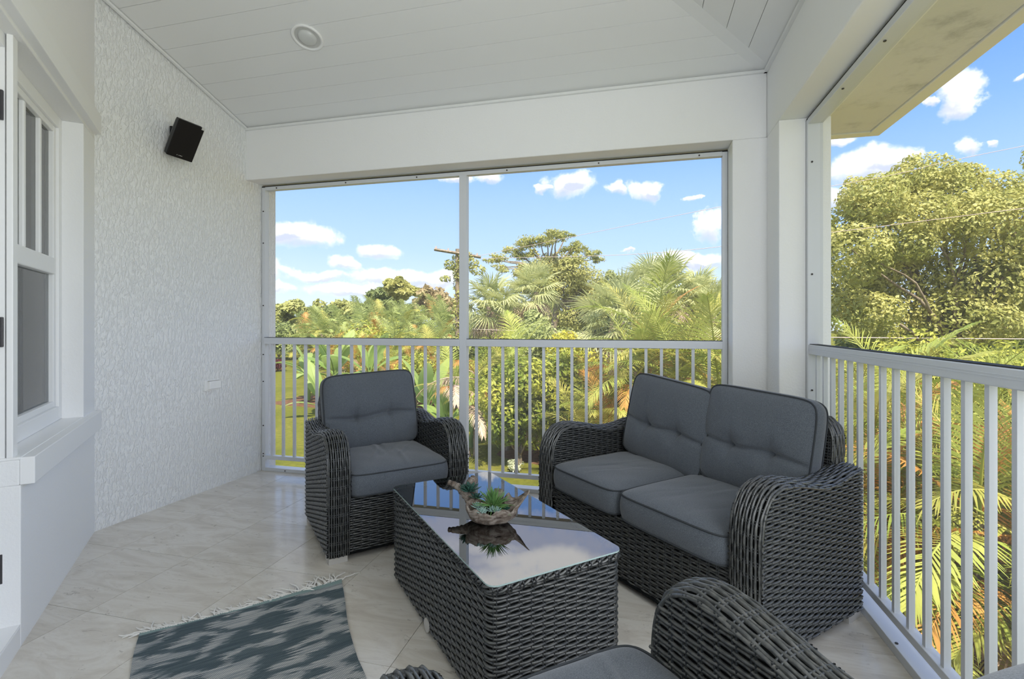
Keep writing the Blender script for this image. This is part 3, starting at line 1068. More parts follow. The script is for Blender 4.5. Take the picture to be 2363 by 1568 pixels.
def cushion_mesh(w_, h_, th, crown, tufts=(), wrinkle=0.0, seed=0, nx=84, ny=76, back_crown=None):
    """boxed cushion lying in local xy (w_ by h_), face up +z, thickness th; returns body mesh and piping mesh"""
    rg = np.random.default_rng(seed)
    p = np.sin(np.linspace(-PI / 2, PI / 2, nx)) * 0.35 + np.linspace(-1, 1, nx) * 0.65
    r = np.sin(np.linspace(-PI / 2, PI / 2, ny)) * 0.35 + np.linspace(-1, 1, ny) * 0.65
    PX, PY = np.meshgrid(p, r, indexing='ij')
    c = (abs(PX) * abs(PY)) ** 7 * 0.075
    X = PX * w_ / 2 * (1 - c)
    Y = PY * h_ / 2 * (1 - c)
    # edges slightly bowed
    X = X * (1 - 0.012 * (1 - PY ** 2) * abs(PX) ** 6 * -1)
    shape = (1 - PX ** 4) * (1 - PY ** 4)
    edge = (1 - abs(PX) ** 14) * (1 - abs(PY) ** 14)
    Z = th / 2 + crown * shape + 0.012 * edge
    for (tx, ty) in tufts:
        d2 = ((X - tx) / 0.055) ** 2 + ((Y - ty) / 0.045) ** 2
        Z -= 0.024 * np.exp(-d2) + 0.016 * np.exp(-d2 / 0.07)
    if tufts:
        ty = tufts[0][1]
        line = ty + 0.008 * np.sin(X / w_ * 9)
        Z -= 0.020 * np.exp(-((Y - line) / 0.011) ** 2) * edge
        Z -= 0.008 * np.exp(-((Y - line) / 0.05) ** 2) * edge
        for (tx, _) in tufts:   # short vertical pulls below and above the buttons
            Z -= 0.007 * np.exp(-((X - tx) / 0.012) ** 2) * np.exp(-((Y - ty) / 0.11) ** 2)
    if wrinkle:
        for k in range(9):
            a_ = rg.uniform(0.9, 1.5)
            x0, y0 = rg.uniform(-0.24, 0.24) * w_, rg.uniform(-0.3, 0.2) * h_
            u_ = (X - x0) * math.cos(a_) + (Y - y0) * math.sin(a_)
            v_ = -(X - x0) * math.sin(a_) + (Y - y0) * math.cos(a_)
            Z += wrinkle * rg.choice([-1, 1, -1]) * np.exp(-(v_ / 0.012) ** 2) * np.exp(-(u_ / 0.12) ** 2)
    Z += 0.0012 * np.sin(X * 37 + seed) * np.sin(Y * 29)
    q_ = Q()
    q_.grid(np.stack([X, Y, Z], -1))
    Zb = -th / 2 - (back_crown if back_crown is not None else crown * 0.35) * shape
    q_.grid(np.stack([X, Y, Zb], -1), flip=True)
    loop = [(i, 0) for i in range(nx)] + [(nx - 1, j) for j in range(1, ny)] + [(i, ny - 1) for i in range(nx - 2, -1, -1)] + [(0, j) for j in range(ny - 2, 0, -1)]
    L = np.array([[X[i, j], Y[i, j]] for i, j in loop])
    T = np.roll(L, -1, 0) - np.roll(L, 1, 0)
    N = np.stack([T[:, 1], -T[:, 0]], -1)
    N /= np.linalg.norm(N, axis=1)[:, None]
    rows = []
    for f in np.linspace(-1, 1, 7):
        z = f * th / 2
        b_ = 0.010 * (1 - f * f)
        rows.append(np.concatenate([L + N * b_, np.full((len(L), 1), z)], 1))
    q_.grid(np.stack(rows, 1), closed_u=True)
    body = q_
    pq = Q()
    for zz in (th / 2, -th / 2):
        ring = np.concatenate([L + N * 0.003, np.full((len(L), 1), zz)], 1)
        pq.tube(ring, 0.0040, 5, closed=True)
    return body, pq


def wicker_seat(name, label, cat, W, loc, rz, ncush, back_layout, seat_split, seed, wrinkle, group=None, blean=0.10, AW=AW, seat_v=0.292):
    root = thing(name, label, cat, loc, rz, group)
    ex, ey, ez = np.eye(3)
    for side in (0, 1):
        q = Q()
        u0 = 0.0 if side == 0 else W - AW
        uo = 0.0 if side == 0 else W
        ui = AW if side == 0 else W - AW
        so = -1 if side == 0 else 1
        path = np.stack([np.full(len(ARM), u0), ARM[:, 0], ARM[:, 1]], -1)
        belt(q, path, ex, AW, -1.0)
        panel(q, (uo, 0.004, 0), ey, ez, ex * so, SEATD - 0.006, 0.035, arm_top)
        panel(q, (ui, 0.004, 0), ey, ez, -ex * so, SEATD - 0.10, 0.25, arm_top)
        # rear closing strip
        panel(q, (u0, SEATD, 0), ex, ez, ey, AW, 0.035, lambda x: 0.605)
        build(q, 'arm', WM, root, smooth=True)
    # base: front skirt
    q = Q()
    panel(q, (AW, 0.022, 0), ex, ez, -ey, W - 2 * AW, 0.035, lambda x: 0.318)
    q.box(AW, 0.03, 0.29, W - AW, SEATD - 0.05, 0.305, 2)
    q.box(0.01, 0.01, 0.03, W - 0.01, SEATD - 0.01, 0.036, 2)
    build(q, 'seat_base', WM, root, smooth=True)
    # backrest
    q = Q()
    bw = 0.080
    hb = 0.80

    def back_top(x):
        d_ = min(x, W - 2 * bw - x)
        return hb - 0.02 - (0.05 * (1 - d_ / 0.07) ** 2 if d_ < 0.07 else 0)
    vb = SEATD + 0.004
    panel(q, (bw, vb, 0), ex, ez, ey, W - 2 * bw, 0.035, back_top)
    panel(q, (bw, vb - 0.085, 0), ex, ez, -ey, W - 2 * bw, 0.42, back_top)
    pb = catmull([(bw, 0.56), (bw, 0.66), (bw + 0.006, 0.735), (bw + 0.04, 0.782), (bw + 0.11, 0.795), (W / 2, 0.797), (W - bw - 0.11, 0.795), (W - bw - 0.04, 0.782),
                  (W - bw - 0.006, 0.735), (W - bw, 0.66), (W - bw, 0.56)], 8)
    path = np.stack([pb[:, 0], np.full(len(pb), vb - 0.088), pb[:, 1]], -1)
    belt(q, path, ey, 0.09, 1.0, 0.008, 7)
    for a_ in q.v:      # the back leans away from the seat
        a_[:, 1] += np.clip(a_[:, 2] - 0.40, 0, 1) * blean
    build(q, 'backrest', WM, root, smooth=True)
    # feet
    fq = Q()
    fq.box(-0.045, -0.045, 0.0, 0.045, 0.045, 0.030)
    fme = fq.mesh('foot', 'foot_plastic')
    for (fx, fy) in ((0.05, 0.05), (W - 0.05, 0.05), (0.05, SEATD - 0.05), (W - 0.05, SEATD - 0.05)):
        link('foot', fme, root, (fx, fy, 0))
    # seat cushions
    for k in range(ncush):
        a0, a1 = seat_split[k], seat_split[k + 1]
        w_ = a1 - a0 - 0.006
        body, pip = cushion_mesh(w_, 0.60, 0.108, 0.020, (), wrinkle, seed + k)
        c_ = build(body, 'seat_cushion', 'cushion', root, ((a0 + a1) / 2, seat_v, 0.374), 0, smooth=True)
        build(pip, 'piping', 'piping', c_)
    # back cushions: (centre u, width, tilt sideways)
    for k, (uc, w_, roll, lean, vv) in enumerate(back_layout):
        h_ = 0.455
        body, pip = cushion_mesh(w_, h_, 0.085, 0.036, ((-w_ * 0.19, -0.035), (w_ * 0.19, -0.035)), 0, seed + 10 + k)
        c_ = build(body, 'back_cushion', 'cushion', root, smooth=True)
        build(pip, 'piping', 'piping', c_)
        # local x -> u, local y -> up (leaning back), local z -> towards the front
        up = Vector((0, math.sin(lean), math.cos(lean)))
        fr = Vector((0, -math.cos(lean), math.sin(lean)))
        M3 = Matrix((Vector((1, 0, 0)), up, fr)).transposed()
        M3 = M3 @ Matrix.Rotation(roll, 3, 'Z')
        c_.matrix_local = Matrix.Translation((uc, vv, 0.435 + h_ / 2 * math.cos(lean))) @ M3.to_4x4()
    return root


WC = 0.766
wicker_seat('wicker_armchair', 'dark grey wicker armchair with wrinkled seat cushion standing in front of the back railing', 'armchair', WC,
            sd(0.49, -2.581), math.radians(45), 1, [(0.362, 0.555, math.radians(2.5), math.radians(10), 0.575)], (AW, WC - AW), 4, 0.0075, 'matching wicker armchairs')
wicker_seat('wicker_armchair', 'dark grey wicker armchair at the coffee table end, its back turned to the house', 'armchair', WC,
            sd(0.985, -0.825), math.radians(220.5), 1, [(0.383, 0.54, 0, math.radians(27), 0.640)], (AW, WC - AW), 31, 0.006, 'matching wicker armchairs', 0.5, seat_v=0.245)
WS = 1.334
wicker_seat('wicker_loveseat', 'dark grey wicker loveseat with four charcoal cushions in the railing corner', 'sofa', WS,
            sd(1.583, -2.342), math.radians(-45), 2, [(0.455, 0.545, math.radians(-6), math.radians(9), 0.555), (0.968, 0.515, math.radians(-3), math.radians(9), 0.555)],
            (AWS, 0.632, WS - AWS), 50, 0.0014, AW=AWS)

# ------------------------------------------------------------------ coffee table
TW, TL, TH, TR = 0.495, 1.02, 0.418, 0.035
tc_ = sd(0.963, -1.784)
tab = thing('wicker_coffee_table', 'dark grey wicker coffee table with a glass top between the seats', 'table', tc_, math.radians(45 - 1.9))


def rrect(w_, l_, r_, n=6):
    pts = []
    for (cx_, cy_, a0) in ((w_ / 2 - r_, -l_ / 2 + r_, -PI / 2), (w_ / 2 - r_, l_ / 2 - r_, 0), (-w_ / 2 + r_, l_ / 2 - r_, PI / 2), (-w_ / 2 + r_, -l_ / 2 + r_, PI)):
        for k in range(n + 1):
            a_ = a0 + PI / 2 * k / n
            pts.append((cx_ + r_ * math.cos(a_), cy_ + r_ * math.sin(a_)))
    return np.array(pts)


q = Q()
per = rrect(TW, TL, TR, 8)
perc = np.vstack([per, per[:1]])
plen = np.linalg.norm(np.diff(perc, axis=0), axis=1).sum()
nst = int(round(plen / SP / 2)) * 2
st_ = plen / nst
pp, ss = resample(perc, st_ / 4)
T2 = np.gradient(pp, axis=0)
T2[0] = T2[-1] = pp[1] - pp[-2]
T2 /= np.linalg.norm(T2, axis=1)[:, None]
N2 = np.stack([T2[:, 1], -T2[:, 0], np.zeros(len(pp))], -1)
ZZ = np.tile([0, 0, 1.0], (len(pp), 1))
nr = int((TH - 0.03) / RW)
for i in range(nr):
    z = 0.022 + (i + .5) * RW
    ph = np.cos(PI * ss / st_ + PI * i)
    P3 = np.concatenate([pp, np.full((len(pp), 1), z)], 1) + N2 * (0.0032 * ph)[:, None]
    P3[:, 2] += 0.0008 * np.sin(ss * 31 + i)
    strand(q, P3, N2, ZZ, RW * 0.75, 0.0048, 0)
for j in range(nst):
    for o_ in (-0.0045, 0.0045):
        s_ = (j + .5) * st_ + o_
        x, y = np.interp(s_, ss, pp[:, 0]), np.interp(s_, ss, pp[:, 1])
        i = min(len(pp) - 1, np.searchsorted(ss, s_))
        tdir = np.array([T2[i, 0], T2[i, 1], 0])
        strand(q, np.array([(x, y, 0.02), (x, y, TH)]), np.tile(N2[i], (2, 1)), np.tile(tdir, (2, 1)), 0.0055, 0.004, 1)
q.grid(np.stack([np.concatenate([per - N2[0, :2] * 0, np.full((len(per), 1), z)], 1) * np.array([0.976, 0.988, 1]) for z in (0.012, TH)], 1), 2, closed_u=True)
# woven top under the glass
for i in range(int(TL / 0.0145)):
    y = -TL / 2 + 0.012 + i * 0.0145
    if y > TL / 2 - 0.01:
        break
    x = np.linspace(-TW / 2 + 0.012, TW / 2 - 0.012, 50)
    ph = np.cos(PI * x / SP + PI * i)
    P3 = np.stack([x, np.full_like(x, y), TH - 0.004 + 0.003 * ph], -1)
    strand(q, P3, np.tile([0, 0, 1.0], (50, 1)), np.tile([0, 1.0, 0], (50, 1)), 0.0108, 0.0045, 0)
q.box(-TW / 2 + .01, -TL / 2 + .01, TH - 0.016, TW / 2 - .01, TL / 2 - .01, TH - 0.011, 2)
build(q, 'table_body', WM, tab, smooth=True)
# braided rim: helical cords and wrapped loops
q = Q()
rp, rs = resample(perc, 0.006)
rT = np.gradient(rp, axis=0)
rT /= np.linalg.norm(rT, axis=1)[:, None]
rN = np.stack([rT[:, 1], -rT[:, 0]], -1)
for k in range(3):
    ph = 2 * PI * (rs / 0.105 + k / 3)
    P3 = np.stack([rp[:, 0] + rN[:, 0] * (0.001 + 0.006 * np.cos(ph)), rp[:, 1] + rN[:, 1] * (0.001 + 0.006 * np.cos(ph)), TH - 0.004 + 0.008 * np.sin(ph)], -1)
    q.tube(P3, 0.0052, 5, 0, caps=False)
for j in range(nst):
    for o_ in (-0.006, 0.006):
        s_ = (j + .5) * st_ + o_
        c = np.array([np.interp(s_, ss, pp[:, 0]), np.interp(s_, ss, pp[:, 1])])
        i = min(len(pp) - 1, np.searchsorted(ss, s_))
        nx_ = N2[i, :2]
        a_ = np.linspace(-0.6, PI + 0.2, 8)
        P3 = np.stack([c[0] + nx_[0] * (0.0 + 0.0125 * np.cos(a_)), c[1] + nx_[1] * (0.0 + 0.0125 * np.cos(a_)), TH - 0.006 + 0.0135 * np.sin(a_)], -1)
        q.tube(P3, 0.0032, 5, 1, caps=False)
build(q, 'braided_rim', ['wicker', 'wicker_stake'], tab, smooth=True)
# glass plate
gp = rrect(TW + 0.014, TL + 0.014, 0.034, 8)
GZ0, GZ1 = TH + 0.0085, TH + 0.0135
me = bpy.data.meshes.new('glass_top')
n = len(gp)
me.from_pydata([(x, y, GZ0) for x, y in gp] + [(x, y, GZ1) for x, y in gp], [],
               [tuple(range(n))[::-1], tuple(range(n, 2 * n))] + [(i, (i + 1) % n, n + (i + 1) % n, n + i) for i in range(n)])
me.materials.append(MATS['table_glass'])
me.materials.append(MATS['glass_edge'])
for p_ in me.polygons[2:]:
    p_.material_index = 1
gl_o = link('glass_top', me, tab)
gl_o['label'] = 'clear reflective glass plate'
for (x, y) in ((-0.19, -0.45), (0.19, -0.45), (-0.19, 0.45), (0.19, 0.45)):
    q = Q()
    q.tube([(x, y, TH - 0.002), (x, y, GZ0 - 0.0002)], 0.016, 16)
    build(q, 'glass_pad', 'pad_pink', tab)
q = Q()
q.tube([(-TW / 2 - 0.004, 0.03, 0.034), (-TW / 2 - 0.009, 0.03, 0.034)], 0.026, 16)
o = build(q, 'levelling_cap', 'foot_plastic', tab)
for (x, y) in ((-0.2, -0.46), (0.2, -0.46), (-0.2, 0.46), (0.2, 0.46)):
    bx('foot', 'foot_plastic', (x - .03, y - .03, 0, x + .03, y + .03, 0.014), tab)
TOPZ = GZ1

# ------------------------------------------------------------------ driftwood bowl with succulents
BO = on_z(1134, 1206, TOPZ)
bowl = thing('driftwood_bowl', 'weathered driftwood bowl with a forked branch rim on the glass table top', 'bowl', BO, YAW)
nt_, nk = 96, 10
rgb = np.random.default_rng(8)
th_ = np.linspace(0, 2 * PI, nt_, endpoint=False)


def bump_at(t0, wdt, hgt):
    d_ = (th_ - t0 + PI) % (2 * PI) - PI
    return hgt * np.exp(-(d_ / wdt) ** 2)


R0 = 0.088 + 0.012 * np.cos(2 * th_) + 0.006 * np.sin(3 * th_ + 1) + 0.004 * np.sin(7 * th_) + bump_at(0.18, 0.22, 0.042) + bump_at(PI + 0.25, 0.3, 0.012)
Hr = 0.060 + 0.006 * np.sin(5 * th_ + 0.4) + 0.003 * np.sin(13 * th_) + bump_at(0.18, 0.26, 0.050) + bump_at(0.75, 0.2, 0.045) + bump_at(1.35, 0.22, 0.040) + \
    bump_at(PI + 0.1, 0.35, 0.022) + bump_at(PI - 0.5, 0.3, 0.01)
prof = [(0.30, 0.0), (0.52, 0.03), (0.72, 0.16), (0.86, 0.38), (0.95, 0.68), (1.0, 1.0)]
inn = [(0.94, 0.985), (0.86, 0.72), (0.74, 0.50), (0.5, 0.42), (0.02, 0.42)]
rowsP = []
for (a_, b_) in prof + inn:
    wob = 1 + 0.03 * np.sin(9 * th_ + 7 * b_) + 0.02 * np.sin(17 * th_ - 5 * b_)
    yy = 0.80
    z = b_ * Hr if (a_, b_) in prof else np.minimum(b_ * Hr, 0.62 * Hr if b_ < 0.6 else b_ * Hr)
    rr_ = np.minimum(R0, 0.105) * a_ + np.maximum(R0 - 0.105, 0) * max(0.0, b_ - 0.45) / 0.55 * (1 if a_ > 0.8 else 0)
    rowsP.append(np.stack([rr_ * wob * np.cos(th_), rr_ * wob * np.sin(th_) * yy, z + 0.0], -1))
q = Q()
q.grid(np.stack(rowsP, 1), closed_u=True)
bb_ = rowsP[0]
build(q, 'bowl_body', 'driftwood', bowl, smooth=True)
q = Q()
br = catmull([(-0.055, 0.045, 0.045), (-0.085, 0.075, 0.060), (-0.115, 0.115, 0.075), (-0.150, 0.150, 0.092), (-0.185, 0.172, 0.100)], 6)
k = len(br)
q.tube(br, np.linspace(0.026, 0.010, k) * (1 + 0.15 * np.sin(np.arange(k) * 1.9)), 8)
br = catmull([(-0.075, 0.075, 0.050), (-0.095, 0.125, 0.075), (-0.092, 0.165, 0.100), (-0.078, 0.185, 0.112)], 6)
k = len(br)
q.tube(br, np.linspace(0.026, 0.018, k) * (1 + 0.12 * np.sin(np.arange(k) * 2.3)), 8)
br = catmull([(0.02, 0.06, 0.045), (0.024, 0.08, 0.075), (0.028, 0.085, 0.10)], 6)
q.tube(br, np.linspace(0.026, 0.019, len(br)), 9)
build(q, 'branch', 'driftwood', bowl, smooth=True)
q = Q()
aa_ = np.linspace(0, 2 * PI, 24, endpoint=False)
q.grid(np.stack([np.stack([r_ * np.cos(aa_), r_ * 0.8 * np.sin(aa_), np.full(24, z_)], -1) for r_, z_ in ((0.072, 0.036), (0.045, 0.041), (0.002, 0.042))], 1), closed_u=True)
build(q, 'soil_fill', 'soil', bowl)


def rosette(n, rings, ln, wd, elev0, elev1, seed, thick=0.2):
    rg = np.random.default_rng(seed)
    q_ = Q()
    for r_ in range(rings):
        f = r_ / max(1, rings - 1)
        for i in range(n):
            a_ = 2 * PI * (i + 0.5 * r_) / n + rg.uniform(-.1, .1)
            e_ = elev0 + (elev1 - elev0) * f + rg.uniform(-.1, .1)
            L = ln * (1 - 0.45 * f) * rg.uniform(.85, 1.1)
            d_ = np.array([math.cos(a_) * math.cos(e_), math.sin(a_) * math.cos(e_), math.sin(e_)])
            s_ = np.array([-math.sin(a_), math.cos(a_), 0])
            n_ = np.cross(d_, s_)
            rows = []
            for t_, ww in ((0, .35), (.35, .8), (.7, 1.0), (.92, .5), (1.0, .04)):
                c_ = d_ * L * t_ + np.array([0, 0, 0.10 * L * t_ * t_])
                rows.append(np.stack([c_ - s_ * wd * ww / 2, c_ + n_ * wd * ww * thick, c_ + s_ * wd * ww / 2, c_ - n_ * wd * ww * thick]))
            q_.grid(np.stack(rows).transpose(1, 0, 2), closed_u=True)
    return q_


def spiky(n, ln, wd, seed, emin, emax):
    rg = np.random.default_rng(seed)
    q_ = Q()
    for i in range(n):
        a_, e_ = rg.uniform(0, 2 * PI), rg.uniform(emin, emax)
        L = ln * rg.uniform(.7, 1.1)
        pts_ = []
        for t_ in np.linspace(0, 1, 5):
            ee = e_ - 0.6 * t_ * (1 - e_ / 1.6)
            pts_.append((math.cos(a_) * L * t_ * math.cos(ee), math.sin(a_) * L * t_ * math.cos(ee), L * t_ * math.sin(ee)))
        q_.tube(pts_, np.array([1, .9, .75, .5, .12]) * wd, 4, caps=False)
    return q_


def bowl_pos(x, y, z):
    c_, s_ = math.cos(YAW), math.sin(YAW)
    return (BO[0] + c_ * x - s_ * y, BO[1] + s_ * x + c_ * y, BO[2] + z)


def succ(name, qq, mat, pos, label):
    o_ = build(qq, name, mat, None, bowl_pos(*pos), 0, smooth=True)
    tag(o_, label, 'succulent', 'succulents planted in the driftwood bowl')


succ('succulent', rosette(10, 4, 0.030, 0.0115, 0.35, 1.35, 1), 'succulent_pale', (-0.035, -0.042, 0.050), 'smaller pale blue-green rosette succulent at the low bowl rim, next to the branch side')
succ('succulent', rosette(10, 4, 0.032, 0.011, 0.35, 1.35, 2), 'succulent_pale', (0.012, -0.036, 0.052), 'larger pale blue-green rosette succulent at the low bowl rim under the green spikes')
succ('succulent', rosette(9, 3, 0.032, 0.011, 0.4, 1.3, 3), 'succulent_pale', (-0.050, -0.008, 0.056), 'pale rosette succulent tucked under the spiky green one')
succ('succulent', spiky(110, 0.082, 0.0032, 4, 0.35, 1.5), 'succulent_green', (0.008, 0.004, 0.052), 'bright green spiky succulent in the middle of the bowl')
succ('succulent', spiky(46, 0.050, 0.0022, 6, 0.3, 1.3), 'succulent_straw', (-0.012, 0.026, 0.056), 'straw-tipped tufted succulent behind the green spiky one')
succ('succulent', rosette(11, 4, 0.050, 0.014, 0.25, 1.3, 7), 'succulent_dark', (-0.094, 0.098, 0.086), 'large dark green rosette succulent in the fork of the branch')
succ('succulent', rosette(9, 3, 0.034, 0.010, 0.3, 1.2, 9), 'succulent_dark', (-0.062, 0.062, 0.070), 'smaller dark green rosette succulent where the branch leaves the bowl')
succ('succulent', rosette(9, 3, 0.028, 0.010, 0.3, 1.2, 12), 'succulent_dark', (0.052, -0.002, 0.048), 'dark green rosette succulent beside the tall spike of the bowl')

# ------------------------------------------------------------------ rug
rug = thing('fringed_rug', 'blue-grey woven rug with pale blotches and fringe on the tile floor', 'rug', sd(-0.24, -2.385), math.radians(-45))
RWD, RLN = 0.755, 1.42
# local x runs along the fringe edge (s), local y away from it (towards the house)
nu_, nv_ = 40, 70
U, V = np.meshgrid(np.linspace(0, 1, nu_), np.linspace(0, 1, nv_), indexing='ij')


def rug_xy(U, V):
    s_ = U * (RWD - 0.075 * np.clip(V * 2.4, 0, 1) ** 0.8) + 0.008 * np.sin(V * 17) * (U - 0.5)
    d_ = V * RLN + 0.012 * np.sin(U * 5.0) * (1 - V)
    return s_, d_


s_, d_ = rug_xy(U, V)
Zr = 0.009 + 0.0022 * np.sin(U * 9 + V * 7) * np.sin(V * 21) + 0.004 * np.exp(-((1 - U) / 0.06) ** 2) * (0.5 + 0.5 * np.sin(V * 24))
q = Q()
# s axis = (1,1)/sqrt2, d axis = (1,-1)/sqrt2 ; object rotated -45 deg: local x = d axis, local y = s axis
q.grid(np.stack([d_, s_, Zr], -1), flip=True)
q.grid(np.stack([d_, s_, np.full_like(Zr, 0.001)], -1))
for sl in ((0, slice(None)), (-1, slice(None)), (slice(None), 0), (slice(None), -1)):
    e_ = np.stack([np.stack([d_[sl], s_[sl], Zr[sl]], -1), np.stack([d_[sl], s_[sl], np.full_like(Zr[sl], 0.001)], -1)], 1)
    q.grid(e_)
ro = build(q, 'rug_cloth', 'rug', rug, smooth=False)
q = Q()
rg = np.random.default_rng(5)
for i in range(95):
    u_ = i / 94
    s0, d0 = rug_xy(np.array(u_), np.array(0.0))
    ln_ = rg.uniform(0.045, 0.08) * (1.3 if u_ > .7 else 1)
    a_ = rg.normal(-0.9, 0.35) if u_ < 0.72 else rg.normal(0.0, 0.7)
    pts_ = [(float(d0) + 0.004, float(s0), 0.008)]
    x_, y_ = float(d0), float(s0)
    for k in range(4):
        a_ += rg.normal(0, 0.25)
        x_ -= ln_ / 4 * math.cos(a_)
        y_ += ln_ / 4 * math.sin(a_)
        pts_.append((x_, y_, 0.0045 + rg.uniform(0, 0.004) + (0.006 * rg.random() if u_ > .75 else 0)))
    q.tube(pts_, np.array([.0034, .0038, .0036, .0030, .0016]) * rg.uniform(.7, 1.2), 5)
fo = build(q, 'fringe', 'fringe', rug, smooth=True)
fo['kind'] = 'stuff'
fo['label'] = 'twisted off-white fringe'

# ------------------------------------------------------------------ speaker on the left wall
sp_n = Vector((0.8137, -0.2491, -0.5252)).normalized()
sp_r = Vector((0.2535, 0.9651, -0.0649)).normalized()
sp_q = sp_n.cross(sp_r)
spk = thing('wall_speaker', 'small black loudspeaker tilted downward on a wall bracket below the ceiling', 'speaker', (-3.003, 2.69, 2.47))
XR3 = np.array([sp_r, sp_q, sp_n]).T
SPC = np.array((-2.858 + 3.003, 2.648 - 2.69, 2.395 - 2.47))
q = Q()
q.box(-0.080, -0.123, -0.012, 0.080, 0.123, 0.0, 0, (XR3, SPC))
build(q, 'grille', 'speaker_grille', spk, bevel=0.005)
q = Q()
fr_ = [(-0.078, -0.121), (0.078, -0.121), (0.078, 0.121), (-0.078, 0.121)]
lay = []
for sc_, z_ in ((1.0, -0.0125), (1.0, -0.045), (0.80, -0.085), (0.70, -0.099)):
    lay.append(np.array([(x * sc_, y * (sc_ if sc_ == 1 else sc_ + 0.04), z_) for x, y in fr_]) @ XR3.T + SPC)
q.grid(np.stack(lay, 1), closed_u=True)
q.add(lay[-1], [(0, 1, 2, 3)])
q.add(lay[0], [(3, 2, 1, 0)])
build(q, 'cabinet', 'speaker_black', spk, bevel=0.004)
bk = np.array([0, 0, -0.09]) @ XR3.T + SPC
q = Q()
q.tube([bk, (bk[0] * 0.5, bk[1] * 0.5, bk[2] * 0.5 + 0.01), (0.015, 0, 0)], 0.013, 8)
q.box(-0.002, -0.03, -0.045, 0.012, 0.03, 0.045)
build(q, 'wall_bracket', 'speaker_black', spk)
q = Q()
q.box(0.060, 0.108, -0.0135, 0.080, 0.1235, 0.0008, 0, (XR3, SPC))
build(q, 'corner_badge', 'light_metal', spk)
q = Q()
for k, (x, wd_) in enumerate(((-0.024, 0.004), (-0.012, 0.003), (-0.005, 0.007), (0.005, 0.004))):
    q.box(x, -0.105, 0.0003, x + wd_, -0.101, 0.0012, 0, (XR3, SPC))
build(q, 'logo_mark', 'light_metal', spk)

# outlet on the left wall
oy = 2.99
ob = thing('wall_outlet', 'white weatherproof outlet box low on the stucco wall', 'outlet', (-3.033 + 0.0432 * (oy - 2.207), oy, 0.755), math.atan2(uy, ux) - PI / 2)
bx('back_plate', 'trim_white', (-0.001, -0.062, -0.038, 0.008, 0.062, 0.038), ob, 0.003)
c_ = bx('cover', 'trim_white', (0.0083, -0.040, -0.026, 0.030, 0.058, 0.030), ob, 0.004)
bx('hinge_rib', 'foot_plastic', (0.0083, -0.042, 0.0305, 0.022, 0.05, 0.034), c_, 0.001)

# recessed ceiling light
LP = Vector((-1.957, 2.664, ZC + KS * (YI - 2.664)))
nrm = Vector((0, -KS, -1)).normalized()
lt = thing('recessed_light', 'round recessed ceiling light with white trim ring in the boarded ceiling', 'ceiling light', LP)
lt.rotation_euler = nrm.to_track_quat('Z', 'Y').to_euler()
aa_ = np.linspace(0, 2 * PI, 40, endpoint=False)


def ringq(profile):
    q_ = Q()
    q_.grid(np.stack([np.stack([r_ * np.cos(aa_), r_ * np.sin(aa_), np.full(40, z_)], -1) for r_, z_ in profile], 1), closed_u=True)
    return q_


build(ringq([(0.092, 0.0), (0.095, 0.008), (0.088, 0.011), (0.076, 0.006), (0.076, 0.0)]), 'trim_ring', 'trim_white', lt, smooth=True)
build(ringq([(0.077, 0.006), (0.066, 0.0022), (0.056, 0.0014)]), 'reflector_cone', 'light_metal', lt, smooth=True)
build(ringq([(0.056, 0.002), (0.052, 0.014), (0.038, 0.021), (0.018, 0.025), (0.001, 0.026)]), 'bulb', 'lamp_glass', lt, smooth=True)

# ------------------------------------------------------------------ garden
GZ = -3.0
gr = poly('ground', 'lawn', [(-220, -60, GZ), (220, -60, GZ), (220, 260, GZ), (-220, 260, GZ)], [(0, 1, 2, 3)])
gr['kind'] = 'structure'
gr['label'] = 'sunlit lawn below the porch'


def mound(name, cx_, cy_, rx, ry, mat, label, seed):
    rg = np.random.default_rng(seed)
    a_ = np.linspace(0, 2 * PI, 40, endpoint=False)
    wob = 1 + 0.10 * np.sin(3 * a_ + seed) + 0.06 * np.sin(7 * a_)
    rows = [np.stack([cx_ + rx * f * wob * np.cos(a_), cy_ + ry * f * wob * np.sin(a_), np.full(40, GZ + z_)], -1) for f, z_ in ((1, 0.004), (.8, .05), (.4, .09), (.01, .1))]
    q_ = Q()
    q_.grid(np.stack(rows, 1), closed_u=True)
    o_ = build(q_, name, mat, smooth=True)
    o_['kind'] = 'structure'
    o_['label'] = label
    return o_


c0 = at(1330, 16.6)
mound('ground_bed_1', c0[0], c0[1], 2.9, 2.0, 'mulch', 'brown mulch bed under the garden shrubs', 1)
c0 = at(850, 27)
mound('ground_bed_2', c0[0], c0[1], 5.2, 2.6, 'mulch', 'brown mulch bed under the banana plants', 2)
c0 = at(2300, 7.5)
mound('ground_bed_3', c0[0], c0[1], 8.5, 7.0, 'mulch', 'brown mulch bed under the side palms', 3)


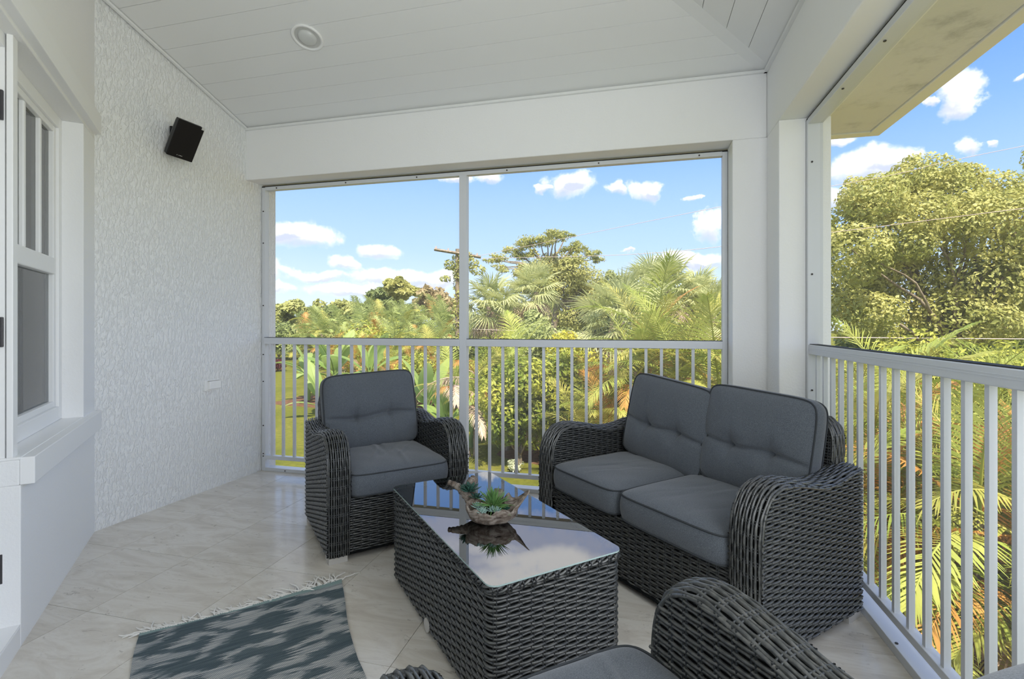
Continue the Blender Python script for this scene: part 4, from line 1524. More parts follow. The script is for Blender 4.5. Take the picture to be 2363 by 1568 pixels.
# ---- leaf clouds and trees
def leaf_cloud(blobs, n, size, seed, up=0.35, shell=0.72, aspect=0.45, droop=0.25):
    rg = np.random.default_rng(seed)
    blobs = np.array(blobs, float)   # x,y,z,rx,ry,rz
    wgt = (blobs[:, 3] * blobs[:, 4] + blobs[:, 3] * blobs[:, 5])
    bi = rg.choice(len(blobs), n, p=wgt / wgt.sum())
    dv = rg.normal(size=(n, 3))
    dv /= np.linalg.norm(dv, axis=1)[:, None]
    f = shell + (1.12 - shell) * rg.random(n) ** 0.9
    pos = blobs[bi, :3] + dv * blobs[bi, 3:] * f[:, None]
    nm = dv + rg.normal(size=(n, 3)) * 0.55 + np.array([0, 0, up])
    nm /= np.linalg.norm(nm, axis=1)[:, None]
    tg = rg.normal(size=(n, 3)) + np.array([0, 0, -droop])
    tg -= nm * (tg * nm).sum(1)[:, None]
    tg /= np.linalg.norm(tg, axis=1)[:, None]
    bt = np.cross(nm, tg)
    sz = size * rg.uniform(0.6, 1.35, n)
    L = tg * sz[:, None]
    W_ = bt * (sz * aspect)[:, None] * 0.5
    V = np.stack([pos - L * 0.5, pos - W_ + nm * (sz * 0.06)[:, None], pos + L * 0.5, pos + W_ + nm * (sz * 0.06)[:, None]], 1)
    q_ = Q()
    q_.add(V.reshape(-1, 3), np.arange(4 * n).reshape(n, 4))
    return q_


def scatter(blobs, n, seed, spread=0.75, shrink=0.55):
    rg = np.random.default_rng(seed)
    out = list(blobs)
    for b_ in blobs:
        for i in range(n):
            d_ = rg.normal(size=3)
            d_ /= np.linalg.norm(d_)
            k_ = shrink * rg.uniform(.7, 1.3)
            out.append((b_[0] + d_[0] * b_[3] * spread, b_[1] + d_[1] * b_[4] * spread, b_[2] + d_[2] * b_[5] * spread, b_[3] * k_, b_[4] * k_, b_[5] * k_))
    return out


def crown_blobs(rx, ry, rz, cz, k, rs, seed, flat=False):
    rg = np.random.default_rng(seed)
    out = []
    for i in range(k):
        d_ = rg.normal(size=3)
        d_ /= np.linalg.norm(d_)
        if flat:
            d_[2] = abs(d_[2]) * 0.8
        f = rg.uniform(0.55, 0.95) if i > k * .25 else rg.uniform(0, .5)
        r_ = rs * rg.uniform(0.75, 1.3)
        out.append((d_[0] * rx * f, d_[1] * ry * f, cz + d_[2] * rz * f, r_, r_, r_ * (0.55 if flat else 0.8)))
    return out


def limb(p0, p1, r0, r1, seed, q_, bend=0.12, n=7):
    rg = np.random.default_rng(seed)
    p0, p1 = np.array(p0, float), np.array(p1, float)
    L = np.linalg.norm(p1 - p0)
    t_ = np.linspace(0, 1, n)
    off = np.cumsum(rg.normal(size=(n, 3)) * bend * L / n, 0)
    off -= np.outer(t_, off[-1])
    off -= off[0] * (1 - t_)[:, None]
    q_.tube(p0 + np.outer(t_, p1 - p0) + off, np.linspace(r0, r1, n), 6, caps=False)


def tree(name, label, cat, loc, blobs, mat, nleaf, size, seed, trunk_r=0.2, base_z=0.0, fork=None, group=None, branch_every=2, up=0.35, aspect=0.5, shell=0.72):
    root = thing(name, label, cat, loc, 0, group)
    f_ = build(leaf_cloud(blobs, nleaf, size, seed, up, shell, aspect), 'foliage', mat, root)
    f_['kind'] = 'stuff'
    q_ = Q()
    zc = np.mean([b_[2] for b_ in blobs])
    zf = fork if fork is not None else zc * 0.55
    limb((0, 0, base_z), (0.1 * seed % 0.3, 0, zf), trunk_r, trunk_r * 0.75, seed, q_)
    for i, b_ in enumerate(blobs):
        if i % branch_every == 0:
            limb((0.1 * seed % 0.3, 0, zf - 0.1), (b_[0], b_[1], b_[2]), trunk_r * 0.5, trunk_r * 0.1, seed + i, q_, 0.2)
    build(q_, 'trunk', 'bark', root, smooth=True)
    return root


def far_tree(name, label, x, t_, ytop, wpx, mat, seed, nleaf=3800, flat=False, size=None, cat='tree', yb=None, group=None, k=28, rs=0.25):
    loc = at(x, t_, GZ)
    H_ = top_z(ytop, t_) - GZ
    rx = wpx / FPX * t_ / 2
    zb = (top_z(yb, t_) - GZ) if yb else 0.3
    rz = (H_ - zb) / 2
    bl_ = scatter(crown_blobs(rx * .85, rx * .85, rz * .85, zb + rz, k, rs * min(rx, rz * 1.4), seed, flat), 2, seed, 1.05, .6)
    return tree(name, label, cat, loc, bl_, mat, int(nleaf * 1.6), size or 0.0105 * t_, seed, 0.05 * H_ / 2.4 + 0.05, fork=zb + rz * .4 if not flat else None, group=group, branch_every=6)


TG = 'distant trees beyond the lawn'
far_tree('tree', 'hazy distant tree directly beside the stucco wall edge', 632, 78, 700, 110, 'leaf_far', 11, group=TG)
far_tree('tree', 'hazy distant round-topped tree taller than its low neighbours', 678, 74, 688, 95, 'leaf_far', 12, group=TG)
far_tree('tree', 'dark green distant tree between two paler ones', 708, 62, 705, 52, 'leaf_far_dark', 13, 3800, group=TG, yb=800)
far_tree('tree', 'light yellow-green distant tree beside the dark green one', 735, 60, 703, 52, 'leaf_pale', 14, group=TG, yb=790)
far_tree('tree', 'low flat distant tree in the middle of the far tree line', 770, 80, 690, 150, 'leaf_far', 15, group=TG)
far_tree('tree', 'low distant tree at the foot of the tall pine group', 838, 78, 690, 140, 'leaf_far', 16, group=TG)
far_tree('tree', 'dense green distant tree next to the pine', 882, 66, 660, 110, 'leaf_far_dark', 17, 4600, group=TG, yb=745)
far_tree('pine_tree', 'distant pine with rounded crown and visible pale trunks', 928, 62, 640, 98, 'leaf_pine', 18, 4600, False, group=TG, yb=694, rs=.24, k=34)
far_tree('tree', 'dark distant tree behind the pine trunks', 945, 70, 684, 110, 'leaf_far_dark', 19, 3000, group=TG)
far_tree('tree', 'sparse brown-leaved distant tree beside the utility pole', 995, 56, 662, 86, 'leaf_brown', 20, 1800, group=TG, yb=735, rs=.28)
far_tree('tree', 'sparse greenish-brown distant tree between brown tree and utility pole', 1034, 54, 684, 70, 'leaf_brown', 21, 1300, group=TG, yb=745)
far_tree('tree', 'thin airy tree between the umbrella tree and the fan palms', 1405, 40, 612, 80, 'leaf_pale', 22, 900, rs=.22, yb=720, k=22)
far_tree('tree', 'green tree seen between fan palm and umbrella tree', 1380, 44, 655, 120, 'leaf_far_dark', 23, 4200, yb=800)
far_tree('tree', 'pale tree behind the pole and the fan palms', 1165, 46, 668, 130, 'leaf_far', 24, 3600, yb=800)
far_tree('tree', 'dense tree behind the fan palm group', 1560, 40, 655, 220, 'leaf_far', 25, 5200, yb=830)
far_tree('tree', 'tree behind the palms at the column', 1660, 34, 662, 110, 'leaf_far', 26, 3600, yb=830)

far_tree('tree', 'pale green tree behind the umbrella tree trunk', 1275, 50, 668, 190, 'leaf_far', 27, 5200, yb=830)
far_tree('tree', 'low dark green tree in the gap before the pine group', 760, 66, 706, 130, 'leaf_far_dark', 30, 4200, yb=830)

# umbrella tree: an airy flat upper tier above a dense lower crown
ut = 38.0
UL = at(1268, ut, GZ)
root = thing('umbrella_tree', 'tall umbrella-shaped tree with airy flat top tier over a dense lower crown', 'tree', UL)


def upix(x, y):
    """offset of a photo point in the tree's own plane (its spread follows its usual height of some 11 m)"""
    return ((x - 1268) / FPX * ut, 0, top_z(y, ut) - GZ)


rg = np.random.default_rng(4)
tier = []
for (x, y, r_) in ((1255, 545, .55), (1215, 553, .6), (1180, 572, .6), (1290, 552, .5), (1245, 560, .6), (1160, 597, .5), (1148, 612, .4), (1140, 605, .3), (1195, 590, .5), (1230, 585, .4), (1305, 570, .45),
                   (1330, 568, .55), (1338, 578, .45), (1360, 585, .5), (1372, 590, .4), (1310, 600, .4), (1270, 600, .3), (1205, 610, .4), (1170, 625, .3), (1275, 535, .45), (1305, 540, .35), (1200, 560, .5)):
    p = upix(x, y)
    tier.append((p[0] * math.cos(YAW) , p[0] * math.sin(YAW) + rg.uniform(-1.6, 1.6), p[2], r_ * 1.25, r_ * 1.25, r_ * .62))
lower = []
for (x, y, r_) in ((1290, 610, .9), (1330, 625, .9), (1260, 625, .8), (1220, 630, .7), (1365, 650, .9), (1340, 680, 1.0), (1300, 660, .9), (1385, 690, .7), (1250, 670, .8), (1210, 660, .6), (1350, 720, .9), (1310, 730, .9), (1375, 740, .6)):
    p = upix(x, y)
    lower.append((p[0] * math.cos(YAW), p[0] * math.sin(YAW) + rg.uniform(-1.5, 1.5), p[2], r_ * 1.15, r_ * 1.15, r_ * .8))
f_ = build(leaf_cloud(scatter(tier, 4, 5, 1.1, .6), 9500, 0.19, 41, 0.5, 0.1), 'upper_foliage', 'leaf_pine', root)
f_['kind'] = 'stuff'
f_ = build(leaf_cloud(scatter([(*b_[:3], b_[3] * 1.3, b_[4] * 1.3, b_[5] * 1.3) for b_ in lower], 4, 6, .9, .5), 30000, 0.21, 42, 0.4, .5), 'lower_foliage', 'leaf_pine', root)
f_['kind'] = 'stuff'
q = Q()
fk = upix(1285, 700)
mid = upix(1270, 625)
limb((0, 0, 0), fk, .35, .26, 1, q)
limb(fk, mid, .24, .15, 2, q)
for i, b_ in enumerate(tier):
    limb(mid, b_[:3], .10, .025, 60 + i, q, .16)
for i, b_ in enumerate(lower):
    limb(fk, b_[:3], .15, .04, 90 + i, q, .2)
build(q, 'trunk', 'bark', root, smooth=True)

# large broad-leaved tree beyond the side railing
ot = 25.0
OL = at(2200, ot, GZ)
rg = np.random.default_rng(9)
obl = []
for (x, y, r_) in ((2060, 440, 1.5), (2000, 470, 1.4), (2150, 400, 1.3), (2130, 380, .8), (2200, 450, 1.7), (2270, 420, 1.3), (2330, 430, 1.4), (1950, 520, 1.5), (1925, 590, 1.4), (2050, 540, 2.0), (2150, 540, 2.0), (2250, 540, 2.0),
                   (2350, 520, 2.0), (1930, 680, 1.6), (2020, 640, 1.9), (2120, 650, 2.0), (2230, 650, 2.0), (2340, 640, 2.0), (1960, 730, 1.5), (2060, 730, 1.6), (2170, 735, 1.6), (2290, 730, 1.7), (2400, 720, 1.8), (2450, 600, 2.0), (2430, 480, 1.9),
                   (2260, 385, .7), (2095, 420, .9), (1985, 440, .8), (2200, 390, .6), (2360, 385, 1.0), (2540, 650, 2.0), (1905, 540, 0.9)):
    dx_ = (x - 2200) / FPX * ot
    obl.append((dx_ * RV[0] , dx_ * RV[1] + rg.uniform(-2.2, 2.2), top_z(y, ot) - GZ, r_ * 1.0, r_ * 1.0, r_ * .8))
tree('broadleaf_tree', 'huge rounded broad-leaved tree beyond the side railing', 'tree', OL, scatter(obl, 3, 8, .9, .5), 'leaf_oak', 90000, 0.20, 77, 0.24, fork=3.2, branch_every=4, aspect=0.55, shell=0.78)
ul = at(2260, 31, GZ)
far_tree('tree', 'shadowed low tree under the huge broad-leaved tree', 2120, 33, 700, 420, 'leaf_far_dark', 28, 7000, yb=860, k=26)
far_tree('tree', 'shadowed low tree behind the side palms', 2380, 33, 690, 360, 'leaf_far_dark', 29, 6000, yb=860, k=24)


# ---- palms
def frond_q(L, e0, arch, ll, nl, seed, vee=0.35, droop=0.5, wl=0.034):
    rg = np.random.default_rng(seed)
    n = 14
    t_ = np.linspace(0, 1, n)
    ang = e0 - arch * t_ ** 1.35
    xs_ = np.concatenate([[0], np.cumsum(np.cos(ang[:-1]) * L / (n - 1))])
    zs_ = np.concatenate([[0], np.cumsum(np.sin(ang[:-1]) * L / (n - 1))])
    ys_ = 0.05 * L * np.sin(t_ * 2.2) * rg.uniform(-1, 1)
    q_ = Q()
    q_.tube(np.stack([xs_, ys_, zs_], -1), np.linspace(0.020, 0.004, n) * (L / 2.2), 4, 0, caps=False)
    for sgn in (-1, 1):
        for i in range(nl):
            f = 0.16 + 0.84 * (i + rg.uniform(-.2, .2)) / nl
            f = min(max(f, .1), 1)
            p = np.array([np.interp(f, t_, xs_), np.interp(f, t_, ys_), np.interp(f, t_, zs_)])
            a_ = np.interp(f, t_, ang)
            T_ = np.array([math.cos(a_), 0, math.sin(a_)])
            Up = np.array([-math.sin(a_), 0, math.cos(a_)])
            S_ = np.array([0, sgn, 0.0])
            sw = math.radians(78 - 52 * f) + rg.normal(0, .06)
            d_ = T_ * math.cos(sw) + S_ * math.sin(sw) * math.cos(vee) + Up * math.sin(vee) * math.sin(sw)
            l_ = ll * (0.35 + 0.65 * math.sin(PI * min(1, 0.15 + 0.85 * f) ** 0.9)) * rg.uniform(.88, 1.08)
            d1 = d_ + np.array([0, 0, -droop * 0.35])
            d2 = d_ + np.array([0, 0, -droop * 1.1])
            d1 /= np.linalg.norm(d1)
            d2 /= np.linalg.norm(d2)
            p1 = p + d1 * l_ * .5
            p2 = p1 + d2 * l_ * .5
            wv = np.cross(d_, Up)
            wv = wv / (np.linalg.norm(wv) + 1e-9) * 0.5
            wv = 0.75 * wv + 0.25 * np.cross(d_, wv)
            q_.add([p - wv * wl * .6, p + wv * wl * .6, p1 + wv * wl, p1 - wv * wl, p2 + wv * wl * .12, p2 - wv * wl * .12], [(0, 1, 2, 3), (3, 2, 4, 5)])
    return q_


FSH = {'up': (2.3, 1.35, 0.9, 0.62, 40, 1), 'mid': (2.3, 0.95, 1.5, 0.62, 40, 2), 'low': (2.2, 0.35, 1.35, 0.58, 38, 3), 'hang': (1.9, -0.45, 1.1, 0.5, 34, 4)}
FR = {}
for sh, (L, e0, ar, ll, nl, sd_) in FSH.items():
    for mt in ('palm_green', 'palm_yellow', 'palm_orange', 'palm_dry'):
        FR[(sh, mt)] = frond_q(L, e0, ar, ll, nl, sd_, 0.45 if sh == 'up' else 0.25, 0.9 if mt == 'palm_dry' else 0.45).mesh('frond', mt)
for sh in ('up', 'mid', 'low'):
    L, e0, ar, ll, nl, sd_ = FSH[sh]
    FR[(sh, 'palm_far')] = frond_q(L, e0, ar, ll, 22, sd_, 0.3, 0.5, 0.06).mesh('frond', 'palm_far')


def areca(label, loc, hts, nf, seed, scale=1.0, mix=None, group=None, low_fronds=0, far=False):
    """clumping feather palm: one stem per height in hts, fronds from each crown"""
    rg = random.Random(seed)
    root = thing('feather_palm', label, 'palm', loc, 0, group)
    for si, h_ in enumerate(hts):
        bx_, by_ = rg.uniform(-.35, .35) * scale, rg.uniform(-.35, .35) * scale
        tx_, ty_ = bx_ * 2.4 + rg.uniform(-.2, .2), by_ * 2.4 + rg.uniform(-.2, .2)
        q_ = Q()
        limb((bx_, by_, 0), (tx_, ty_, h_), .06 * scale + .01, .045 * scale, seed + si, q_, .05)
        build(q_, 'stem', 'bark', root, smooth=True)
        for k in range(nf):
            f = k / max(1, nf - 1)
            sh = 'up' if f < .3 else ('mid' if f < .68 else 'low')
            if far:
                mt = 'palm_far' if rg.random() > .12 else rg.choice(['palm_yellow', 'palm_orange'])
            else:
                pm = mix or (.55, .3, .1, .05)
                r_ = rg.random()
                old = f * 0.25
                mt = 'palm_green' if r_ < pm[0] - old * .6 else ('palm_yellow' if r_ < pm[0] + pm[1] - old * .5 else ('palm_orange' if r_ < pm[0] + pm[1] + pm[2] else 'palm_dry'))
                if mt == 'palm_dry':
                    sh = rg.choice(['low', 'hang'])
            o_ = link('frond', FR[(sh, mt)], root, (tx_, ty_, h_ - 0.25 * f * scale))
            s_ = scale * rg.uniform(.8, 1.12)
            o_.scale = (s_, s_, s_)
            o_.rotation_euler = (rg.uniform(-.15, .15), rg.uniform(-.15, .15), k * 2.4 + rg.uniform(-.4, .4))
    for k in range(low_fronds):
        sh = rg.choice(['mid', 'low', 'low', 'hang'])
        mt = rg.choice(['palm_green', 'palm_green', 'palm_yellow', 'palm_orange', 'palm_green', 'palm_dry', 'palm_green', 'palm_orange'])
        o_ = link('frond', FR[(sh, mt)], root, (rg.uniform(-.6, .6), rg.uniform(-.6, .6), rg.uniform(.3, max(hts) * .8)))
        s_ = scale * rg.uniform(.7, 1.05)
        o_.scale = (s_, s_, s_)
        o_.rotation_euler = (rg.uniform(-.2, .2), rg.uniform(-.2, .2), rg.uniform(0, 2 * PI))
    return root


FG = 'row of feathery palms beyond the banana plants'
FLAB = ['feathery palm in front of the light yellow-green distant tree', 'feathery palm in front of the low flat distant tree', 'feathery palm between the low flat tree and the pine group',
        'feathery palm below the low tree at the foot of the pine group', 'feathery palm below the dense green tree next to the pine', 'feathery palm right below the pale trunks of the pine',
        'tall feathery palm between pine and brown-leaved tree', 'tallest feathery palm, in front of the brown-leaved tree', 'feathery palm touching the utility pole on its lawn side',
        'feathery palm just past the utility pole', 'low feathery palm below the dark green distant tree', 'low feathery palm of the nearer row below the low flat tree',
        'low feathery palm of the nearer row below the dense green tree', 'low feathery palm of the nearer row below the pine', 'low feathery palm of the nearer row beside the utility pole']
for i, (x, t_, yt) in enumerate(((735, 48, 735), (770, 45, 722), (812, 47, 712), (850, 43, 715), (890, 42, 708), (930, 41, 715), (968, 40, 706), (1005, 38, 704), (1040, 37, 716), (1085, 36, 730),
                                 (700, 50, 765), (790, 40, 762), (870, 37, 758), (950, 34, 752), (1020, 32, 756))):
    h_ = top_z(yt, t_) - GZ - 1.5
    areca(FLAB[i], at(x, t_, GZ), [h_, h_ * .85], 11, 200 + i, 1.25, group=FG, far=True)
OG = 'orange-tinged palms behind the banana plants'
OLAB = ['orange-tinged feather palm behind the broad-leaved banana plant', 'orange-tinged feather palm behind the banana plant with the tall upright leaf', 'orange-tinged feather palm behind the armchair cushion top',
        'orange-tinged feather palm behind the green shrub near the mullion', 'orange-tinged feather palm between utility pole and mullion']
for i, (x, t_, yt) in enumerate(((760, 33, 790), (835, 32, 783), (905, 31, 790), (965, 28, 778), (1035, 27, 785))):
    h_ = top_z(yt, t_) - GZ - 1.2
    areca(OLAB[i], at(x, t_, GZ), [h_, h_ * .7], 7, 260 + i, 1.0, (.3, .3, .3, .1), OG, 3)

areca('feather palm with orange fronds between the mullion and the shrubs', at(1100, 15.5), [2.6, 2.2, 1.6], 6, 301, .95, (.45, .25, .2, .1), None, 6)
areca('feather palm with hanging dry fronds between mullion and round shrub', at(1150, 16.5), [2.9, 2.3], 6, 302, .9, (.45, .2, .2, .15), None, 5)
areca('large yellow-green feather palm rising beside the corner column', at(1600, 12.2), [3.2, 3.5, 2.8], 10, 303, 1.15, (.45, .45, .08, .02), None, 8)
areca('feather palm with bright upright young frond in front of the fan palms', at(1525, 12.8), [2.7, 3.0, 2.2], 9, 304, 1.05, (.5, .35, .12, .03), None, 7)
areca('feather palm with faded pinkish fronds behind the loveseat cushions', at(1450, 13.2), [1.7, 2.0, 1.4], 7, 305, .95, (.35, .3, .2, .15), None, 8)
areca('low feather palm with dry bleached fronds beside the round shrub', at(1395, 13.4), [1.2, 1.4], 7, 306, .85, (.25, .3, .25, .2), None, 6)
areca('feather palm half hidden behind the corner column', at(1690, 11.5), [2.5, 2.7], 8, 307, 1.1, (.45, .35, .15, .05), None, 6)

SG = 'feather palms close below the side railing'
SLAB = ['feather palm outside, farthest along the side railing beyond the column', 'feather palm outside behind the loveseat back end', 'feather palm outside behind the first balusters past the loveseat',
        'tall feather palm standing back from the side railing, under the huge tree', 'feather palm outside with fronds hanging right against the side balusters', 'tall feather palm behind the one touching the side balusters',
        'feather palm outside beside the railing opposite the foreground armchair', 'feather palm outside behind the foreground armchair cushion', 'feather palm outside hidden behind the corner column foot']
SPL = [(1945, 8.6, [3.0, 2.5, 1.8]), (2010, 7.0, [2.6, 2.9, 1.6]), (2085, 6.4, [2.8, 2.2, 1.5]), (2150, 7.6, [3.1, 2.6, 1.7]), (2210, 5.9, [2.7, 2.3, 1.2]), (2290, 6.6, [3.0, 2.4, 1.6]),
       (2360, 5.4, [2.6, 2.0, 1.2]), (2440, 6.0, [2.8, 2.2, 1.4]), (1890, 6.4, [2.3, 1.6])]
for i, (x, t_, hs) in enumerate(SPL):
    areca(SLAB[i], at(x, t_), [h_ - 0.65 for h_ in hs], 8, 340 + i, .92, (.58, .20, .15, .07), SG, 13)


def fan_q(R_, seed, nb=30, spread=2.15, droop=0.45):
    rg = np.random.default_rng(seed)
    q_ = Q()
    q_.tube([(0, 0, 0), (R_ * .5, 0, R_ * .12), (R_ * .9, 0, R_ * .12)], [.02, .015, .01], 4, caps=False)
    c_ = np.array([R_ * .9, 0, R_ * .12])
    for i in range(nb):
        a_ = -spread + 2 * spread * i / (nb - 1) + rg.normal(0, .03)
        d_ = np.array([math.cos(a_), math.sin(a_), 0.12 * abs(math.sin(a_))])
        l_ = R_ * (1.0 - 0.25 * abs(a_) / spread) * rg.uniform(.9, 1.08)
        s_ = np.array([-math.sin(a_), math.cos(a_), .3 * (-1) ** i])
        p1 = c_ + d_ * l_ * .55
        p2 = p1 + (d_ * .8 + np.array([0, 0, -droop * rg.uniform(.6, 1.5)])) * l_ * .45
        w1 = .055 * R_
        q_.add([c_ - s_ * w1 * .2, c_ + s_ * w1 * .2, p1 + s_ * w1 * .5, p1 - s_ * w1 * .5, p2 + s_ * .004, p2 - s_ * .004], [(0, 1, 2, 3), (3, 2, 4, 5)])
    return q_


FAN = {mt: [fan_q(0.95, 5 + k, 26, 2.1, .35 + .35 * k).mesh('fan_leaf', mt) for k in range(2)] for mt in ('fan_green', 'palm_dry')}


def fan_palm(label, x, t_, ytop, seed, nf=26, scale=1.0, ndry=6, group='fan palms rising over the feather palms'):
    rg = random.Random(seed)
    loc = at(x, t_, GZ)
    H_ = top_z(ytop, t_) - GZ - 1.0 * scale
    root = thing('fan_palm', label, 'palm', loc, 0, group)
    q_ = Q()
    limb((0, 0, 0), (rg.uniform(-.2, .2), 0, H_), .17, .14, seed, q_, .03)
    build(q_, 'trunk', 'bark', root, smooth=True)
    for k in range(nf + ndry):
        dry = k >= nf
        f = k / nf
        pitch = (-1.25 + 1.95 * f) if not dry else rg.uniform(.75, 1.2)   # negative = up
        o_ = link('fan_leaf', FAN['palm_dry' if dry else 'fan_green'][0 if f < .5 else 1], root, (0, 0, H_ - .25 * min(f, 1)))
        s_ = scale * rg.uniform(.8, 1.15)
        o_.scale = (s_, s_, s_)
        o_.rotation_euler = (rg.uniform(-.5, .5), pitch, k * 2.4 + rg.uniform(-.3, .3))
    return root


fan_palm('pale fan palm beside the utility pole with brown skirt', 1135, 25, 655, 1, 26, 1.15, 8)
fan_palm('fan palm with brown skirt under the umbrella tree', 1230, 27, 628, 2, 26, 1.1, 9)
fan_palm('tall fan palm against the sky, slightly lower than its tallest neighbour', 1500, 21, 618, 3, 26, 1.0, 8)
fan_palm('tallest fan palm crown standing against the sky', 1545, 20, 612, 4, 28, 1.0, 8)
fan_palm('fan palm with rounded crown next to the tallest fan palm', 1610, 22, 645, 5, 28, 1.1, 8)
fan_palm('drooping fan palm with long hanging leaves above the yellow shrub', 1430, 18, 668, 6, 30, 1.2, 5)
fan_palm('fan palm with dry skirt behind the upright yellow-green frond', 1490, 19, 668, 7, 26, 1.05, 10)
fan_palm('fan palm peeping out beside the corner column', 1650, 20, 668, 8, 24, 1.0, 6)


# ---- bananas
def banana_q(L, wd, e0, arch, seed):
    rg = np.random.default_rng(seed)
    n = 16
    t_ = np.linspace(0, 1, n)
    ang = e0 - arch * t_ ** 1.6
    xs_ = np.concatenate([[0], np.cumsum(np.cos(ang[:-1]) * L / (n - 1))])
    zs_ = np.concatenate([[0], np.cumsum(np.sin(ang[:-1]) * L / (n - 1))])
    wp = np.where(t_ < .18, 0.02, np.sin(PI * np.clip((t_ - .18) / .82, 0, 1) ** .75) ** .6 * wd / 2 + .01)
    rows = []
    for j, f in enumerate((-1, -.5, 0, .5, 1)):
        up = abs(f) * .22 - (abs(f) ** 2) * .30
        jag = 1 + (rg.normal(0, .08, n) if abs(f) == 1 else 0)
        rows.append(np.stack([xs_ - np.sin(ang) * up * wp, f * wp * jag, zs_ + np.cos(ang) * up * wp], -1))
    q_ = Q()
    q_.grid(np.stack(rows, 1))
    q_.tube(np.stack([xs_, 0 * xs_, zs_ - .012], -1), np.linspace(.03, .006, n), 5, caps=False)
    return q_


BN = {(k, mt): banana_q(*a_).mesh('banana_leaf', mt) for mt in ('banana_green', 'banana_yellow') for k, a_ in enumerate(((2.1, .62, 1.35, .7, 1), (2.1, .66, .95, 1.3, 2), (1.9, .6, .45, 1.2, 3)))}


def banana(label, x, t_, h_, seed, nf=8, scale=1.0):
    rg = random.Random(seed)
    root = thing('banana_plant', label, 'banana plant', at(x, t_), 0, 'banana plants along the lawn')
    q_ = Q()
    limb((0, 0, 0), (.05, 0, h_), .11, .08, seed, q_, .02)
    build(q_, 'stem', 'banana_green', root, smooth=True)
    for k in range(nf):
        f = k / (nf - 1)
        sh = 0 if f < .3 else (1 if f < .7 else 2)
        mt = 'banana_yellow' if (k == nf - 1 and seed % 2) else 'banana_green'
        o_ = link('banana_leaf', BN[(sh, mt)], root, (.05, 0, h_ - .3 * f))
        s_ = scale * rg.uniform(.8, 1.1)
        o_.scale = (s_, s_, s_)
        o_.rotation_euler = (rg.uniform(-.3, .3), rg.uniform(-.1, .1), k * 2.4 + rg.uniform(-.4, .4) + seed)


banana('broad-leaved banana plant at the lawn edge nearest the red cordyline', 712, 27, 1.5, 1, 9, 1.15)
banana('banana plant with a tall upright leaf behind the armchair', 770, 26, 1.6, 2, 9, 1.15)
banana('banana plant with large pale leaves above the armchair cushion', 850, 24.5, 1.7, 3, 8, 1.15)
banana('low banana plant at the armchair side towards the lawn', 735, 22.5, 0.7, 4, 8, 1.0)
banana('banana plant with yellowed lower leaf beside the mullion', 985, 20, 0.9, 5, 8, 1.05)
banana('bright green banana plant between armchair and mullion', 1030, 18.5, 0.5, 6, 8, 1.0)
banana('small banana plant just past the mullion', 1085, 17.0, 0.4, 7, 7, .9)

# ---- shrubs


def shrub(name, label, x, t_, ytop, wpx, mat, seed, n, size, group=None, yb=None, squash=1.0, aspect=.42):
    loc = at(x, t_, GZ)
    H_ = top_z(ytop, t_) - GZ
    rx = wpx / FPX * t_ / 2
    bl_ = crown_blobs(rx * .75, rx * .75, H_ * .40, H_ * .52, 18, rx * .42, seed)
    return tree(name, label, 'shrub', loc, scatter(bl_, 2, seed), mat, int(n * 1.3), size, seed, .07, fork=.35, group=group, branch_every=6, aspect=aspect)


shrub('round_shrub', 'dense glossy green shrub in the middle of the mulch bed', 1200, 15.0, 800, 200, 'leaf_shrub', 51, 9000, .17)
shrub('round_shrub', 'green shrub with yellow-green top beside the glossy one', 1310, 14.8, 792, 190, 'leaf_shrub', 52, 9000, .16)
shrub('round_shrub', 'golden yellow-leaved shrub behind the two green ones', 1335, 17.5, 748, 200, 'leaf_shrub_yellow', 53, 8000, .17)
shrub('round_shrub', 'pale silvery green shrub under the umbrella tree', 1270, 21, 705, 190, 'leaf_pale', 54, 9000, .2)
shrub('round_shrub', 'light green leafy shrub rising beside the fan palm skirt', 1215, 22, 672, 110, 'leaf_pale', 55, 4500, .24)
shrub('round_shrub', 'green shrub behind the loveseat arm', 1395, 16, 830, 150, 'leaf_shrub', 56, 6000, .16)
shrub('round_shrub', 'green shrub between banana leaves and mullion', 960, 24, 800, 120, 'leaf_shrub', 57, 5000, .19)
shrub('round_shrub', 'vine-tangled shrub at the foot of the utility pole', 1050, 25, 715, 90, 'leaf_pale', 58, 4000, .2)
shrub('low_hedge', 'green hedge tree closing the far end of the lawn', 640, 58, 735, 110, 'leaf_far_dark', 59, 4000, .5)
shrub('low_hedge', 'hedge behind the palms along the far lawn', 800, 52, 745, 200, 'leaf_far', 60, 5000, .5)
shrub('low_hedge', 'hedge filling the gap behind the banana plants', 900, 38, 775, 260, 'leaf_shrub', 61, 8000, .33)
shrub('low_hedge', 'hedge behind the palms right of the mullion', 1150, 24, 765, 200, 'leaf_shrub', 62, 6500, .22)
shrub('low_hedge', 'hedge behind the large feather palms by the column', 1560, 17.5, 770, 340, 'leaf_shrub', 63, 11000, .18)
shrub('low_hedge', 'dark hedge behind the side palms', 2130, 13.5, 800, 420, 'leaf_shrub', 64, 13000, .17)
shrub('low_hedge', 'dark hedge behind the side palms, far from the column', 2420, 12.5, 800, 360, 'leaf_shrub', 65, 10000, .17)
shrub('cordyline', 'dark red cordyline shrub at the far lawn edge', 628, 44, 826, 56, 'leaf_red', 66, 1400, .35, aspect=.22)
shrub('flowering_plant', 'small whitish-leaved plant on the grass near the mulch bed', 1188, 14.2, 1062, 42, 'leaf_flower', 67, 420, .09)

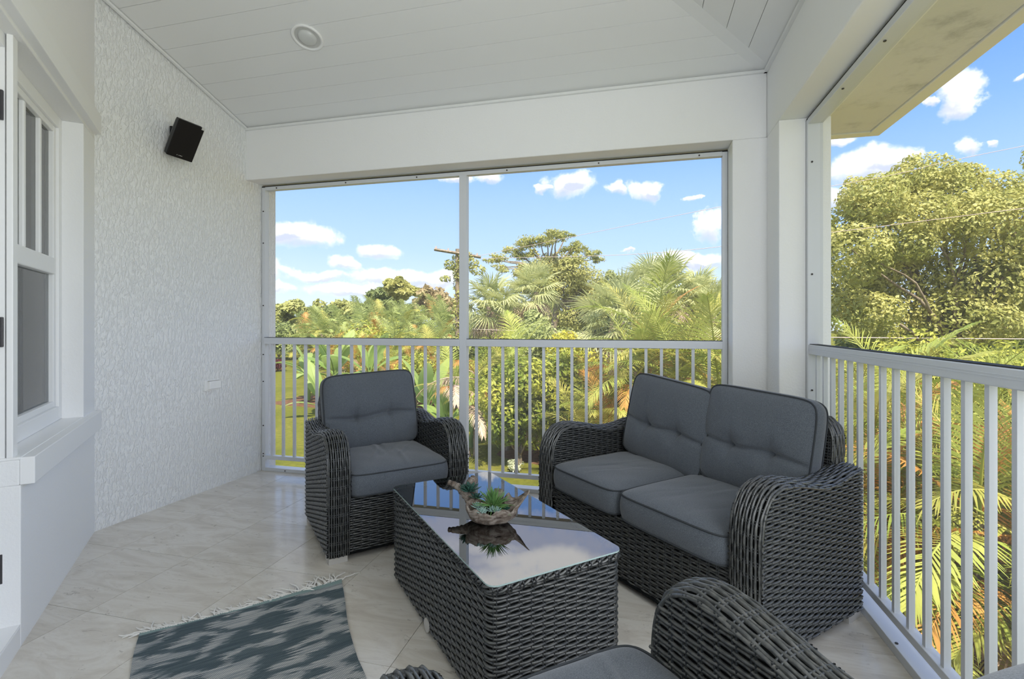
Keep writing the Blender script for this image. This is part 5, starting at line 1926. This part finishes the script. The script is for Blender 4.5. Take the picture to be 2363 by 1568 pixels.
# ---- utility pole and cables
pt_ = 25.0
PL = at(1056, pt_, GZ)
pole = thing('utility_pole', 'old utility pole with leaning cross-arm and climbing vine behind the mullion', 'utility pole', PL)
q = Q()
q.tube([(0, 0, 0), (0, 0, top_z(575, pt_) - GZ)], [.16, .11], 8)
build(q, 'post', 'pole_wood', pole, smooth=True)
a0 = ((1005 - 1056) / FPX * pt_, top_z(577, pt_) - GZ)
a1 = ((1112 - 1056) / FPX * pt_, top_z(595, pt_) - GZ)
q = Q()
q.tube([(a0[0] * RV[0], a0[0] * RV[1] - .16, a0[1]), (a1[0] * RV[0], a1[0] * RV[1] - .16, a1[1])], .075, 4)
build(q, 'cross_arm', 'pole_wood', pole)
q = Q()
for f in (.04, .3, .72, .92):
    x = a0[0] + (a1[0] - a0[0]) * f
    z = a0[1] + (a1[1] - a0[1]) * f
    q.tube([(x * RV[0], x * RV[1] - .16, z + .05), (x * RV[0], x * RV[1] - .16, z + .17)], .04, 6)
build(q, 'insulators', 'cable', pole)
hh = top_z(600, pt_) - GZ
rg = np.random.default_rng(2)
vb = [(rg.uniform(-.12, .12), rg.uniform(-.12, .12), z_, .22, .22, .35) for z_ in np.linspace(1.2, hh, 16)]
vb += [(.75, 0, hh - .2, .35, .3, .25), (1.05, 0, hh - .55, .4, .3, .22), (.45, 0, hh + .1, .35, .3, .3), (-.45, 0, hh - .25, .25, .25, .25), (-.65, 0, hh - .95, .3, .25, .15), (.25, 0, hh - .3, .3, .3, .4)]
f_ = build(leaf_cloud(vb, 2300, .17, 3), 'vine', 'leaf_pine', pole)
f_['kind'] = 'stuff'


def cable(label, pts, r_):
    P3 = []
    for (x, y, t_) in pts:
        d_ = ray(x, y)
        P3.append((d_[0] * t_, d_[1] * t_, CAMZ + d_[2] * t_))
    P3 = catmull(P3, 10)
    q_ = Q()
    q_.tube(P3, r_, 5)
    o_ = build(q_, 'overhead_cable', 'cable', smooth=True)
    tag(o_, label, 'cable', 'overhead cables across the garden')


# the spans hang between the pole (25 m away) and a line passing some 14 m off on the right
cable('upper overhead cable crossing the top of the huge tree', [(1110, 590, 24), (1700, 470, 19), (2040, 408, 17.5), (2200, 370, 17), (2600, 290, 16)], .009)
cable('middle overhead cable crossing the crown of the huge tree', [(1110, 597, 24), (1500, 585, 20), (1900, 539, 17.5), (2363, 481, 16), (2700, 440, 15)], .010)
cable('lowest overhead cable just above the side palms', [(1090, 760, 24), (1500, 775, 19), (1900, 779, 16), (2363, 783, 15), (2700, 785, 15)], .016)
